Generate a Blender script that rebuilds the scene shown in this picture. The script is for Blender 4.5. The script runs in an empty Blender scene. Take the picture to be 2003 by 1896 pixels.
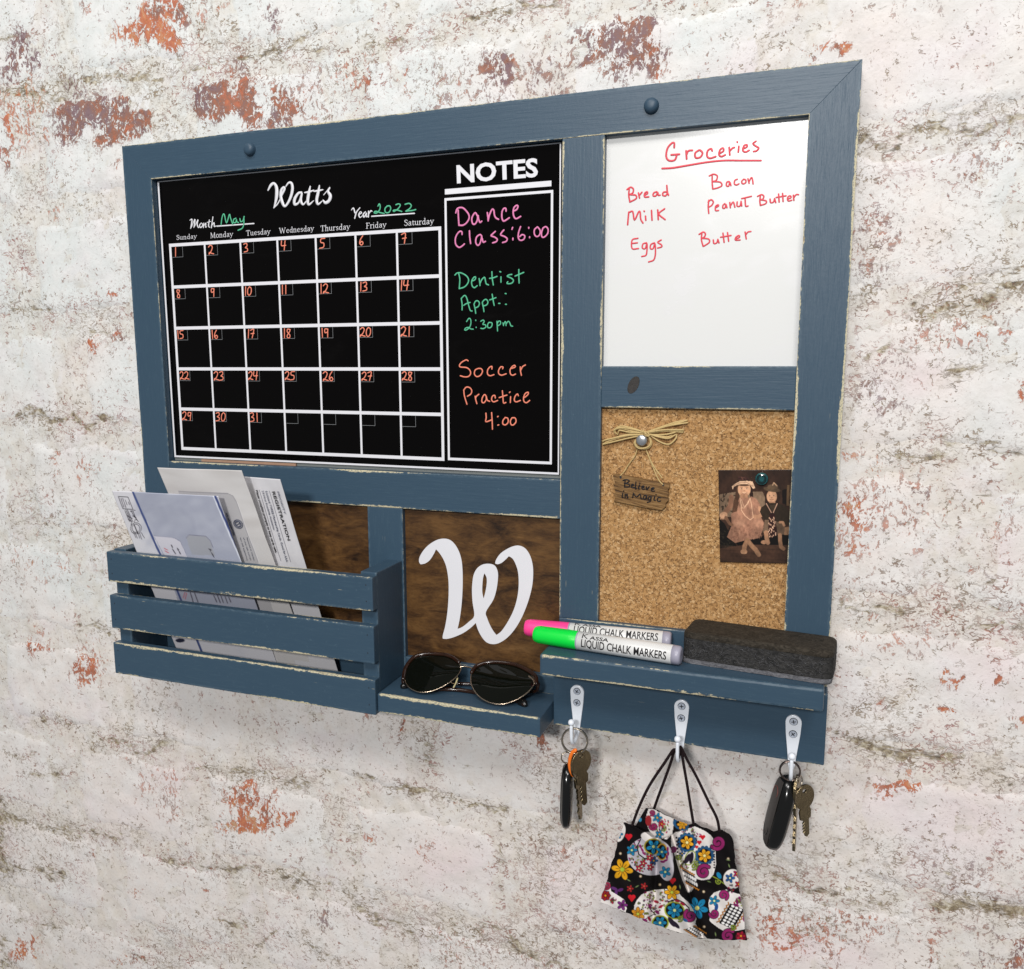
import bpy, bmesh, math, random
import numpy as np
from mathutils import Vector, Matrix
from mathutils.geometry import tessellate_polygon
random.seed(4); rng = np.random.default_rng(7)
SC = bpy.context.scene; COL = SC.collection

# ---------------------------------------------------------------- camera
F = 1605.324; CAM = np.array([0.7314, -0.74786, 0.35848]); ROT = (1.42412, 0.001969, 0.349349)
cd = bpy.data.cameras.new('camera'); cam = bpy.data.objects.new('camera', cd); COL.objects.link(cam)
cam.location = CAM; cam.rotation_euler = ROT
cd.sensor_fit = 'HORIZONTAL'; cd.sensor_width = 36; cd.lens = F / 2003 * 36; cd.clip_start = 0.01; cd.clip_end = 50
SC.camera = cam
# ---------------------------------------------------------------- light: ceiling lamps of the shop
w = bpy.data.worlds.new("World"); SC.world = w; w.use_nodes = True
w.node_tree.nodes['Background'].inputs[0].default_value = (0.93, 0.97, 1.0, 1)
w.node_tree.nodes['Background'].inputs[1].default_value = 0.21
def lamp(name, loc, target, sx, sy, power, color):
    l = bpy.data.lights.new(name, 'AREA'); l.shape = 'RECTANGLE'; l.size = sx; l.size_y = sy; l.energy = power; l.color = color
    o = bpy.data.objects.new(name, l); COL.objects.link(o); o.location = loc
    o.rotation_euler = (Vector(target) - Vector(loc)).to_track_quat('-Z', 'Y').to_euler()
    return o
lamp('ceiling_lamp', (0.15, -1.65, 2.3), (0.35, 0, 0.2), 1.3, 0.6, 25, (1.0, 0.975, 0.94))
lamp('ceiling_lamp', (1.5, -2.1, 2.3), (0.5, 0, 0.3), 0.9, 0.4, 34, (1.0, 0.97, 0.95))
lamp('ceiling_lamp', (0.62, -4.3, 1.95), (0.6, 0, 0.4), 0.7, 0.3, 122, (1.0, 0.98, 0.96))
SC.view_settings.view_transform = 'Standard'; SC.view_settings.look = 'None'
SC.view_settings.exposure = -0.12; SC.view_settings.gamma = 1.0
SC.cycles.max_bounces = 6

# ---------------------------------------------------------------- helpers: pixel -> point on a real plane
RM = np.array(Matrix.LocRotScale(None, __import__('mathutils').Euler(ROT), None).to_3x3())
def up(x, y, p0, n):
    d = RM @ np.array([x - 1001.5, -(y - 948), -F]); p0 = np.array(p0, float); n = np.array(n, float)
    return CAM + d * ((p0 - CAM) @ n) / (d @ n)
def U(x, y, Y=0.0): return up(x, y, (0, Y, 0), (0, 1, 0))
def PJ(P):
    q = (np.asarray(P, float) - CAM) @ RM
    return 1001.5 + F * q[..., 0] / -q[..., 2], 948 - F * q[..., 1] / -q[..., 2]
def reg(x0, y0, s): return lambda x, y: (x0 + x / s, y0 + y / s)
def pts(s): return [tuple(float(v) for v in p.split(',')) for p in s.split()]

# ---------------------------------------------------------------- helpers: objects
def tag(o, label=None, cat=None, group=None, kind=None):
    for k, v in (('label', label), ('category', cat), ('group', group), ('kind', kind)):
        if v: o[k] = v
    return o
WORLDLOC = {}
def link(name, me, mat=None, parent=None, origin=(0, 0, 0)):
    o = bpy.data.objects.new(name, me); COL.objects.link(o)
    if mat: me.materials.append(mat)
    WORLDLOC[o] = Vector(origin)
    if parent: o.parent = parent; o.location = Vector(origin) - WORLDLOC[parent]
    else: o.location = origin
    return o
def mobj(name, verts, faces, mat, parent=None, smooth=False, origin=None):
    V = np.array([tuple(v) for v in verts], float)
    if origin is None: origin = (V.min(0) + V.max(0)) / 2
    V = V - np.array(origin)
    me = bpy.data.meshes.new(name); me.from_pydata(V.tolist(), [], faces); me.update()
    if smooth: me.polygons.foreach_set('use_smooth', [True] * len(me.polygons))
    return link(name, me, mat, parent, origin)
def bmobj(name, bm, mat, parent=None, smooth=False, origin=None, autos=False):
    if origin is None:
        V = np.array([v.co[:] for v in bm.verts]); origin = (V.min(0) + V.max(0)) / 2
    bmesh.ops.translate(bm, verts=bm.verts, vec=-Vector(origin))
    me = bpy.data.meshes.new(name); bm.to_mesh(me); bm.free()
    if smooth: me.polygons.foreach_set('use_smooth', [True] * len(me.polygons))
    return link(name, me, mat, parent, origin)
def root(name, loc, label, cat, group=None):
    o = bpy.data.objects.new(name, None); COL.objects.link(o); o.location = loc; o.empty_display_size = 0.02
    WORLDLOC[o] = Vector(loc); return tag(o, label, cat, group)

# ---------------------------------------------------------------- helpers: node materials
def lin(c):
    c = np.array(c, float) / 255
    return tuple(np.where(c <= 0.04045, c / 12.92, ((c + 0.055) / 1.055) ** 2.4))
class NT:
    def __init__(s, name):
        s.m = bpy.data.materials.new(name); s.m.use_nodes = True; s.t = s.m.node_tree; s.n = s.t.nodes
        s.b = s.n['Principled BSDF']
    def L(s, a, b):
        if isinstance(a, (int, float)): b.default_value = a
        elif isinstance(a, tuple): b.default_value = a if len(a) == len(b.default_value) else a + (1,)
        else: s.t.links.new(a, b)
    def M(s, op, a, b=None, c=None, clamp=False):
        n = s.n.new('ShaderNodeMath'); n.operation = op; n.use_clamp = clamp
        for i, v in enumerate((a, b, c)):
            if v is not None: s.L(v, n.inputs[i])
        return n.outputs[0]
    def V(s, op, a, b=None):
        n = s.n.new('ShaderNodeVectorMath'); n.operation = op
        s.L(a, n.inputs[0])
        if b is not None: s.L(b, n.inputs[1])
        return n.outputs[0]
    def noise(s, vec, scale, detail=2, rough=0.5, dist=0, off=None, col=False):
        n = s.n.new('ShaderNodeTexNoise')
        if off: vec = s.V('ADD', vec, (off, off * 0.7, off * 1.3))
        s.L(vec, n.inputs['Vector']); n.inputs['Scale'].default_value = scale
        n.inputs['Detail'].default_value = detail; n.inputs['Roughness'].default_value = rough; n.inputs['Distortion'].default_value = dist
        return n.outputs[1 if col else 0]
    def step(s, v, lo, hi, a=0.0, b=1.0):
        n = s.n.new('ShaderNodeMapRange'); n.interpolation_type = 'SMOOTHSTEP'
        for i, x in enumerate((v, lo, hi, a, b)): s.L(x, n.inputs[i])
        return n.outputs[0]
    def mix(s, f, a, b):
        n = s.n.new('ShaderNodeMix'); n.data_type = 'RGBA'
        s.L(f, n.inputs[0]); s.L(a, n.inputs[6]); s.L(b, n.inputs[7]); return n.outputs[2]
    def attr(s, name, typ='GEOMETRY'):
        n = s.n.new('ShaderNodeAttribute'); n.attribute_name = name; n.attribute_type = typ; return n
    def obj(s): return s.n.new('ShaderNodeTexCoord').outputs['Object']
    def pos(s): return s.n.new('ShaderNodeNewGeometry').outputs['Position']
    def sep(s, v):
        n = s.n.new('ShaderNodeSeparateXYZ'); s.L(v, n.inputs[0]); return n.outputs
    def comb(s, x, y, z):
        n = s.n.new('ShaderNodeCombineXYZ')
        for i, v in enumerate((x, y, z)): s.L(v, n.inputs[i])
        return n.outputs[0]
    def ramp(s, f, stops):
        n = s.n.new('ShaderNodeValToRGB'); e = n.color_ramp.elements
        while len(e) > 1: e.remove(e[-1])
        for i, (p, c) in enumerate(stops):
            k = e[0] if i == 0 else e.new(p)
            k.position = p; k.color = tuple(c) + (1,)
        s.L(f, n.inputs[0]); return n.outputs[0]
    def bump(s, h, strength=0.3, dist=0.001):
        n = s.n.new('ShaderNodeBump'); n.inputs['Strength'].default_value = strength; n.inputs['Distance'].default_value = dist
        s.L(h, n.inputs['Height']); s.t.links.new(n.outputs[0], s.b.inputs['Normal'])
    def out(s, col, rough=0.5, spec=0.5, metal=0.0):
        s.L(col, s.b.inputs['Base Color']); s.L(rough, s.b.inputs['Roughness'])
        s.L(spec, s.b.inputs['Specular IOR Level']); s.b.inputs['Metallic'].default_value = metal
        return s.m

def m_wall():
    s = NT('whitewashed_brick'); P = s.pos()
    red = s.attr('red').outputs['Fac']; moss = s.attr('moss').outputs['Fac']; fl = s.attr('fleck').outputs['Fac']; hue = s.attr('hue').outputs['Fac']; pk = s.attr('pink').outputs['Fac']; jt = s.attr('joint').outputs['Fac']
    n0 = s.noise(P, 6, 3, 0.6); n1 = s.noise(P, 38, 5, 0.65, 0.4, 3.1); n2 = s.noise(P, 150, 4, 0.6, 0.6, 1.7)
    sq = s.V('MULTIPLY', P, (1.0, 1.0, 1.35))
    warm = s.step(s.M('ADD', s.M('SUBTRACT', n0, s.M('MULTIPLY', s.sep(P)[2], 0.34)), s.M('MULTIPLY', s.sep(P)[0], 0.12)), 0.26, 0.58)
    base = s.mix(warm, (0.70, 0.725, 0.715), (0.77, 0.715, 0.68))
    base = s.mix(s.M('MULTIPLY', s.step(s.noise(P, 11, 3, 0.6, 0, 9.2), 0.5, 0.75), 0.6), base, (0.74, 0.67, 0.70))
    base = s.mix(s.M('MULTIPLY', s.step(n1, 0.40, 0.62), 0.5), base, (0.795, 0.787, 0.775))
    base = s.mix(s.M('MULTIPLY', s.step(n2, 0.52, 0.72), 0.20), base, (0.55, 0.52, 0.50))
    base = s.mix(s.M('MULTIPLY', s.step(s.noise(sq, 330, 3, 0.6, 0.8, 6.1), 0.56, 0.70), 0.17), base, (0.45, 0.40, 0.36))
    base = s.mix(s.M('MULTIPLY', pk, s.step(n1, 0.3, 0.6, 0.35, 0.8)), base, (0.78, 0.60, 0.62))
    base = s.mix(s.M('MULTIPLY', s.step(s.M('ADD', s.M('MULTIPLY', s.M('MAXIMUM', jt, s.M('MULTIPLY', moss, 1.3)), 0.5), s.M('MULTIPLY', s.M('SUBTRACT', s.noise(P, 45, 5, 0.7, 0.6, 31.0), 0.5), 1.6)), 0.20, 0.80), 0.46), base, (0.60, 0.54, 0.44))
    base = s.mix(s.M('MULTIPLY', s.step(s.noise(sq, 28, 6, 0.72, 0.5, 41.0), 0.50, 0.66), 0.28), base, (0.57, 0.54, 0.50))
    # short curling flakes: thin ridges of warped noise, broken up by a second noise
    def flake(sc, off, wid, dens):
        r = s.M('ABSOLUTE', s.M('SUBTRACT', s.noise(sq, sc, 2.5, 0.65, 0.35, off), 0.5))
        line = s.step(r, wid * 0.35, wid, 1.0, 0.0)
        cut = s.noise(P, sc * 1.25, 3, 0.6, 0.2, off + 5)
        return s.M('MULTIPLY', line, s.step(s.M('ADD', cut, dens), 0.585, 0.635))
    dens = s.M('MULTIPLY', s.M('ADD', s.M('ADD', fl, s.M('MULTIPLY', jt, 0.20)), s.M('MULTIPLY', s.M('SUBTRACT', s.noise(P, 9, 3, 0.6, 0, 4.4), 0.5), 1.9)), 0.19)
    f1 = flake(118, 2.3, 0.046, dens); f2 = flake(190, 7.7, 0.065, s.M('ADD', dens, 0.0))
    hn = s.noise(P, 17, 3, 0.6, 0, 12.0)
    fc = s.ramp(s.M('ADD', hn, s.M('MULTIPLY', s.M('SUBTRACT', hue, 0.5), 0.35)), [(0.28, (0.28, 0.11, 0.12)), (0.40, (0.34, 0.14, 0.11)), (0.5, (0.19, 0.125, 0.085)), (0.58, (0.24, 0.165, 0.085)), (0.68, (0.24, 0.20, 0.17))])
    base = s.mix(s.M('MULTIPLY', f1, s.step(s.noise(P, 70, 2, 0.5, 0, 51.0), 0.3, 0.65, 0.30, 0.84)), base, fc)
    base = s.mix(s.M('MULTIPLY', f2, 0.26), base, s.mix(0.4, fc, (0.30, 0.24, 0.21)))
    # dirt and moss in the joints
    mn = s.noise(s.V('MULTIPLY', P, (1, 1, 2.0)), 70, 5, 0.68, 0.9, 8.8)
    mm = s.step(s.M('ADD', s.M('MULTIPLY', moss, 0.50), s.M('MULTIPLY', s.M('SUBTRACT', mn, 0.5), 1.9)), 0.22, 0.55)
    base = s.mix(s.M('MULTIPLY', mm, 0.85), base, s.ramp(n2, [(0.36, (0.09, 0.065, 0.035)), (0.48, (0.22, 0.165, 0.09)), (0.56, (0.38, 0.32, 0.21)), (0.64, (0.60, 0.55, 0.44))]))
    # bare brick showing through the limewash
    rn = s.noise(s.V('MULTIPLY', P, (1.15, 1, 0.85)), 95, 7, 0.74, 1.2, 15.0)
    rm = s.step(s.M('ADD', s.M('MULTIPLY', red, 0.46), s.M('ADD', s.M('MULTIPLY', s.M('SUBTRACT', rn, 0.5), 2.0), s.M('MULTIPLY', s.M('SUBTRACT', s.noise(s.V('MULTIPLY', P, (1.3, 1, 0.8)), 300, 3, 0.7, 0.8, 25.0), 0.5), 0.9))), 0.25, 0.34)
    rc = s.ramp(s.M('ADD', s.M('MULTIPLY', s.M('SUBTRACT', s.noise(s.V('MULTIPLY', P, (1.1, 1, 0.9)), 60, 5, 0.72, 0.7, 21.0), 0.5), 1.7), hue), [(0.18, (0.20, 0.12, 0.135)), (0.36, (0.23, 0.115, 0.095)), (0.50, (0.30, 0.115, 0.065)), (0.66, (0.45, 0.125, 0.06)), (0.82, (0.52, 0.17, 0.065)), (0.97, (0.50, 0.30, 0.17))])
    base = s.mix(s.M('MULTIPLY', rm, s.step(red, 0.1, 0.7, 0.5, 0.95)), base, rc)
    s.bump(s.M('ADD', s.M('MULTIPLY', n2, 0.5), s.M('SUBTRACT', s.M('MULTIPLY', n1, 0.8), s.M('ADD', s.M('MULTIPLY', f1, 0.35), s.M('ADD', s.M('MULTIPLY', mm, 0.5), s.M('MULTIPLY', rm, 0.3))))), 0.5, 0.0020)
    return s.out(base, 0.78, 0.25)

def m_paint():   # blue chalk paint over cream base coat, rubbed through along the arrises
    s = NT('distressed_blue_paint'); P = s.obj(); W = s.pos()
    half = s.attr('half', 'OBJECT').outputs['Vector']; vert = s.attr('vert', 'OBJECT').outputs['Fac']; wear = s.attr('wear', 'OBJECT').outputs['Fac']; gr = s.attr('grain', 'OBJECT').outputs['Fac']
    d = s.sep(s.V('SUBTRACT', half, s.V('ABSOLUTE', P)))
    cr = s.M('ADD', s.M('MULTIPLY', d[2], s.M('SUBTRACT', 1.0, vert)), s.M('MULTIPLY', d[0], vert)); lg = s.M('ADD', s.M('MULTIPLY', d[0], s.M('SUBTRACT', 1.0, vert)), s.M('MULTIPLY', d[2], vert))
    mx = lg; mid = s.M('MAXIMUM', d[1], cr)   # the long arrises only
    x, y, z = s.sep(W)
    along = s.M('ADD', s.M('MULTIPLY', x, s.M('SUBTRACT', 1.0, vert)), s.M('MULTIPLY', z, vert))
    acr = s.M('ADD', s.M('MULTIPLY', z, s.M('SUBTRACT', 1.0, vert)), s.M('MULTIPLY', x, vert))
    G = s.comb(s.M('MULTIPLY', along, 0.06), y, acr)
    E = s.comb(s.M('MULTIPLY', along, 0.14), y, acr)
    big = s.noise(E, 60, 2, 0.5, 0.0, 3.0); mid_n = s.noise(s.comb(s.M('MULTIPLY', along, 0.35), y, acr), 420, 4, 0.7, 0.2, 5.0)
    t = s.M('MULTIPLY', s.M('ADD', s.M('MULTIPLY', s.M('SUBTRACT', big, 0.50), 0.0062), s.M('MULTIPLY', s.M('SUBTRACT', mid_n, 0.50), 0.0032)), wear); t = s.M('ADD', t, s.M('MULTIPLY', s.M('SUBTRACT', wear, 1.0), 0.0007))
    edge = s.M('MULTIPLY', s.step(s.M('SUBTRACT', mid, t), -0.0002, 0.0005, 1.0, 0.0), s.step(mx, 0.0015, 0.004))
    edge = s.M('MULTIPLY', edge, s.step(s.noise(s.comb(s.M('MULTIPLY', along, 0.5), y, acr), 1100, 3, 0.7, 0.2, 8.0), 0.36, 0.48))
    fine = s.noise(G, 900, 3, 0.6, 0.3, 2.0); streak = s.noise(s.comb(s.M('MULTIPLY', along, 0.05), y, acr), 620, 2, 0.5, 0.1, 9.0)
    scr = s.M('MULTIPLY', s.step(streak, 0.735, 0.76), s.step(s.noise(W, 14, 2, 0.5, 0, 1.0), 0.5, 0.6))
    blue = s.mix(s.M('ADD', s.M('MULTIPLY', s.noise(W, 9, 3, 0.6), 0.6), s.M('MULTIPLY', s.noise(E, 45, 4, 0.65, 0.5, 14.0), 0.4)), (0.030, 0.065, 0.104), (0.043, 0.082, 0.125))
    blue = s.mix(s.M('MULTIPLY', s.step(fine, 0.5, 0.75), 0.22), blue, (0.075, 0.13, 0.17))
    blue = s.mix(s.M('MULTIPLY', s.step(s.noise(W, 260, 3, 0.7, 0, 4.0), 0.62, 0.75), 0.3), blue, (0.10, 0.16, 0.21))
    rub = s.M('MULTIPLY', s.step(mid, 0.0008, 0.0035, 1.0, 0.0), s.step(mid_n, 0.4, 0.6))
    blue = s.mix(s.M('MULTIPLY', rub, 0.35), blue, (0.14, 0.20, 0.24))
    cream = s.mix(s.noise(W, 500, 3, 0.6), (0.52, 0.45, 0.27), (0.72, 0.66, 0.47))
    cream = s.mix(s.step(s.noise(E, 300, 3, 0.7, 0, 7.0), 0.6, 0.7), cream, (0.30, 0.22, 0.12))
    col = s.mix(s.M('MULTIPLY', s.M('MAXIMUM', edge, s.M('MULTIPLY', scr, 0.75)), 0.94), blue, cream)
    ring = s.noise(G, 380, 2, 0.6, 0.15, 6.0)
    s.b.inputs['Coat Weight'].default_value = 0.0
    s.bump(s.M('ADD', s.M('MULTIPLY', s.M('ADD', ring, s.M('MULTIPLY', fine, 0.4)), gr), s.M('ADD', s.M('MULTIPLY', s.noise(W, 300, 3, 0.6), 0.22), s.M('MULTIPLY', edge, -0.4))), 0.30, 0.0009)
    return s.out(col, s.M('ADD', 0.42, s.M('MULTIPLY', edge, 0.25)), 0.42)

def flat(name, c, rough=0.5, spec=0.5, metal=0.0, var=0.12, sc=60, bump=0.0):
    s = NT(name); P = s.obj(); n = s.noise(P, sc, 4, 0.6)
    d = tuple(x * (1 - var) for x in c); l = tuple(min(1, x * (1 + var)) for x in c)
    if bump: s.bump(s.noise(P, sc * 6, 3, 0.6), bump, 0.0006)
    return s.out(s.mix(n, d, l), rough, spec, metal)
def m_cork():
    s = NT('cork'); P = s.V('ADD', s.obj(), s.V('MULTIPLY', s.noise(s.obj(), 160, 2, 0.5, 0, 2, True), (0.0035, 0.0035, 0.0035)))
    v = s.n.new('ShaderNodeTexVoronoi'); v.inputs['Scale'].default_value = 500; s.L(P, v.inputs['Vector'])
    v2 = s.n.new('ShaderNodeTexVoronoi'); v2.feature = 'DISTANCE_TO_EDGE'; v2.inputs['Scale'].default_value = 500; s.L(P, v2.inputs['Vector'])
    cell = s.sep(v.outputs['Color'])[0]
    c = s.ramp(cell, [(0.0, (0.26, 0.135, 0.052)), (0.10, (0.38, 0.205, 0.08)), (0.45, (0.46, 0.255, 0.10)), (0.8, (0.53, 0.315, 0.14)), (1.0, (0.62, 0.40, 0.20))])
    edge = s.M('MULTIPLY', s.step(v2.outputs['Distance'], 0.0, 0.13, 1.0, 0.0), s.step(s.noise(s.obj(), 380, 3, 0.6), 0.46, 0.58))
    c = s.mix(s.M('MULTIPLY', edge, 0.88), c, (0.085, 0.035, 0.015))
    c = s.mix(s.M('MULTIPLY', s.step(s.noise(s.obj(), 900, 2, 0.6, 0, 3), 0.56, 0.7), 0.35), c, (0.22, 0.11, 0.05))
    s.bump(s.M('SUBTRACT', cell, s.M('MULTIPLY', edge, 1.3)), 0.5, 0.0007)
    return s.out(c, 0.85, 0.2)
def m_ply():
    s = NT('stained_plywood'); P = s.pos()
    a = s.noise(s.V('MULTIPLY', P, (0.5, 1, 1.2)), 55, 5, 0.7, 0.8, 1.0); b = s.noise(s.V('MULTIPLY', P, (0.22, 1, 1)), 480, 4, 0.7, 0.3, 2.0); g = s.noise(s.V('MULTIPLY', P, (0.4, 1, 1)), 20, 3, 0.6, 1.4, 3.0)
    c = s.ramp(s.M('ADD', s.M('MULTIPLY', a, 0.6), s.M('MULTIPLY', g, 0.4)), [(0.36, (0.016, 0.007, 0.003)), (0.46, (0.062, 0.028, 0.009)), (0.58, (0.125, 0.060, 0.018)), (0.7, (0.19, 0.10, 0.035))])
    c = s.mix(s.M('MULTIPLY', s.step(b, 0.50, 0.70), 0.18), c, (0.20, 0.115, 0.045))
    c = s.mix(s.M('MULTIPLY', s.step(b, 0.50, 0.36), 0.25), c, (0.02, 0.009, 0.004))
    s.bump(b, 0.2, 0.0005); return s.out(c, 0.42, 0.4)
def m_vcol(name, rough=0.6, spec=0.3, bump=0, bsc=900):
    s = NT(name); c = s.attr('paint').outputs['Color']
    if bump: s.bump(s.noise(s.obj(), bsc, 3, 0.6), bump, 0.0004)
    return s.out(c, rough, spec)
def m_felt(name, c0, c1):
    s = NT(name); P = s.obj(); a = s.noise(s.V('MULTIPLY', P, (0.6, 1, 1)), 260, 6, 0.75, 1.5); f = s.noise(s.V('MULTIPLY', P, (0.3, 1, 1.3)), 900, 3, 0.7, 2.0, 4)
    c = s.mix(s.step(a, 0.35, 0.7), c0, c1); c = s.mix(s.M('MULTIPLY', s.step(f, 0.62, 0.72), 0.6), c, tuple(3.0 * x + 0.03 for x in c1))
    s.bump(s.M('ADD', a, s.M('MULTIPLY', f, 0.6)), 0.45, 0.0008); return s.out(c, 0.85, 0.2)

M = {}
M['wall'] = m_wall(); M['paint'] = m_paint(); M['cork'] = m_cork(); M['ply'] = m_ply()
def m_bb():
    s = NT('glossy_black_board'); P = s.obj(); sm = s.step(s.noise(s.V('MULTIPLY', P, (0.6, 1, 1.6)), 16, 5, 0.65, 1.0), 0.55, 0.8)
    sp = s.step(s.noise(P, 900, 1, 0.5), 0.80, 0.83); c = s.mix(s.M('MULTIPLY', sm, 0.5), (0.0014, 0.0010, 0.0010), (0.0042, 0.0036, 0.0036)); c = s.mix(s.M('MULTIPLY', sp, 0.5), c, (0.06, 0.06, 0.06))
    return s.out(c, s.M('ADD', 0.05, s.M('MULTIPLY', sm, 0.15)), 0.18)
M['black'] = m_bb()
M['white_print'] = flat('white_vinyl', (0.76, 0.76, 0.80), 0.32, 0.4, 0, 0.05, 14)
M['grey_line'] = flat('fine_grey_print', (0.26, 0.27, 0.28), 0.4)
def m_wb():
    s = NT('whiteboard_enamel'); P = s.obj(); sm = s.step(s.noise(s.V('MULTIPLY', P, (1, 1, 2.2)), 14, 4, 0.6, 0.8), 0.45, 0.75)
    s.bump(s.noise(P, 700, 2, 0.5), 0.06, 0.0003); return s.out(s.mix(sm, (0.76, 0.765, 0.755), (0.735, 0.735, 0.74)), s.M('ADD', 0.2, s.M('MULTIPLY', sm, 0.12)), 0.5)
M['whiteboard'] = m_wb()
M['red_ink'] = flat('red_dry_marker', (0.74, 0.055, 0.085), 0.4, 0.4, 0, 0.3, 300)
M['orange_chalk'] = flat('orange_chalk_ink', (0.95, 0.26, 0.17), 0.7, 0.2, 0, 0.28, 350)
M['green_chalk'] = flat('green_chalk_ink', (0.10, 0.47, 0.27), 0.7, 0.2, 0, 0.4, 350)
M['pink_chalk'] = flat('pink_chalk_ink', (0.76, 0.24, 0.46), 0.7, 0.2, 0, 0.3, 350)
M['black_ink'] = flat('black_print', (0.012, 0.010, 0.012), 0.5, 0.3)
M['grey_ink'] = flat('grey_print', (0.10, 0.11, 0.16), 0.5, 0.3)
M['hook'] = flat('white_enamel', (0.84, 0.88, 0.95), 0.25, 0.5, 0, 0.03)
M['screw'] = flat('zinc_screw', (0.55, 0.60, 0.70), 0.3, 0.5, 0.2, 0.1)
M['dark'] = flat('dark_recess', (0.012, 0.014, 0.02), 0.7)
M['gap'] = flat('grey_backing', (0.17, 0.185, 0.18), 0.6)
M['shim'] = flat('bare_wood_shim', (0.36, 0.22, 0.15), 0.6, 0.3, 0, 0.2)
M['steel'] = flat('nickel_ring', (0.50, 0.44, 0.36), 0.22, 0.5, 1.0, 0.1)
M['darksteel'] = flat('dark_ring', (0.17, 0.13, 0.115), 0.25, 0.5, 1.0, 0.1)
M['brass'] = flat('worn_brass', (0.23, 0.18, 0.105), 0.26, 0.5, 1.0, 0.45, 160, 0.5)
M['fob'] = flat('black_plastic', (0.006, 0.006, 0.006), 0.16, 0.5)
M['fobgrey'] = flat('grey_rubber', (0.045, 0.04, 0.038), 0.5, 0.4)
M['fobred'] = flat('dull_red_rim', (0.16, 0.045, 0.035), 0.5, 0.4)
M['orange'] = flat('orange_rubber', (0.90, 0.20, 0.02), 0.5, 0.4)
M['cord'] = flat('black_elastic', (0.014, 0.007, 0.008), 0.75, 0.2, 0, 0.3, 400, 0.4)
M['pinkcap'] = flat('neon_pink_plastic', (0.98, 0.06, 0.30), 0.38, 0.45, 0, 0.02)
M['greencap'] = flat('neon_green_plastic', (0.0, 0.72, 0.055), 0.38, 0.45, 0, 0.02)
M['barrel'] = flat('white_marker_barrel', (0.72, 0.72, 0.71), 0.32, 0.45, 0, 0.03)
M['collar'] = flat('grey_plastic', (0.35, 0.34, 0.42), 0.35)
M['raffia'] = flat('raffia', (0.56, 0.41, 0.18), 0.6, 0.3, 0, 0.35, 500, 0.4)
M['lens'] = flat('dark_lens', (0.003, 0.0035, 0.002), 0.03, 0.30)
M['tortoise'] = flat('tortoiseshell', (0.022, 0.008, 0.004), 0.12, 0.5, 0, 0.9, 160)
M['gold'] = flat('thin_gold_wire', (0.50, 0.40, 0.30), 0.2, 0.5, 1.0, 0.05)
M['pad'] = flat('clear_nose_pad', (0.50, 0.44, 0.25), 0.15, 0.5)
M['felt'] = m_felt('black_felt', (0.016, 0.016, 0.016), (0.055, 0.053, 0.051))
M['felttop'] = m_felt('worn_brown_felt', (0.018, 0.015, 0.011), (0.060, 0.050, 0.038))
M['feltbase'] = m_felt('grey_felt', (0.09, 0.09, 0.10), (0.20, 0.20, 0.215))
M['photo'] = m_vcol('printed_photograph', 0.3, 0.4)
M['cloth'] = m_vcol('printed_cotton', 0.85, 0.15, 0.35, 1400)
M['paper'] = m_vcol('envelope_paper', 0.65, 0.25, 0.15, 220)
M['pinmetal'] = flat('brushed_pin', (0.55, 0.57, 0.60), 0.28, 0.5, 0.85, 0.25, 500)
def m_plaque():
    s = NT('weathered_plaque_wood'); P = s.obj(); x, y, z = s.sep(P)
    zz = s.M('ADD', z, s.M('MULTIPLY', x, 0.17))
    g = s.noise(s.comb(s.M('MULTIPLY', x, 0.09), y, zz), 520, 4, 0.65, 0.5)
    c = s.ramp(g, [(0.36, (0.05, 0.024, 0.008)), (0.46, (0.16, 0.082, 0.027)), (0.60, (0.26, 0.145, 0.052)), (0.75, (0.36, 0.22, 0.09))])
    s.bump(g, 0.8, 0.0012); return s.out(c, 0.6, 0.3)
M['plaque'] = m_plaque()
def m_dots():
    s = NT('dotted_glass_pin'); P = s.obj(); v = s.n.new('ShaderNodeTexVoronoi'); v.inputs['Scale'].default_value = 1100; v.inputs['Randomness'].default_value = 0.1; s.L(P, v.inputs['Vector'])
    return s.out(s.mix(s.step(v.outputs['Distance'], 0.25, 0.4), (0.05, 0.30, 0.33), (0.006, 0.02, 0.022)), 0.05, 0.6)
M['dots'] = m_dots()

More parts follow.
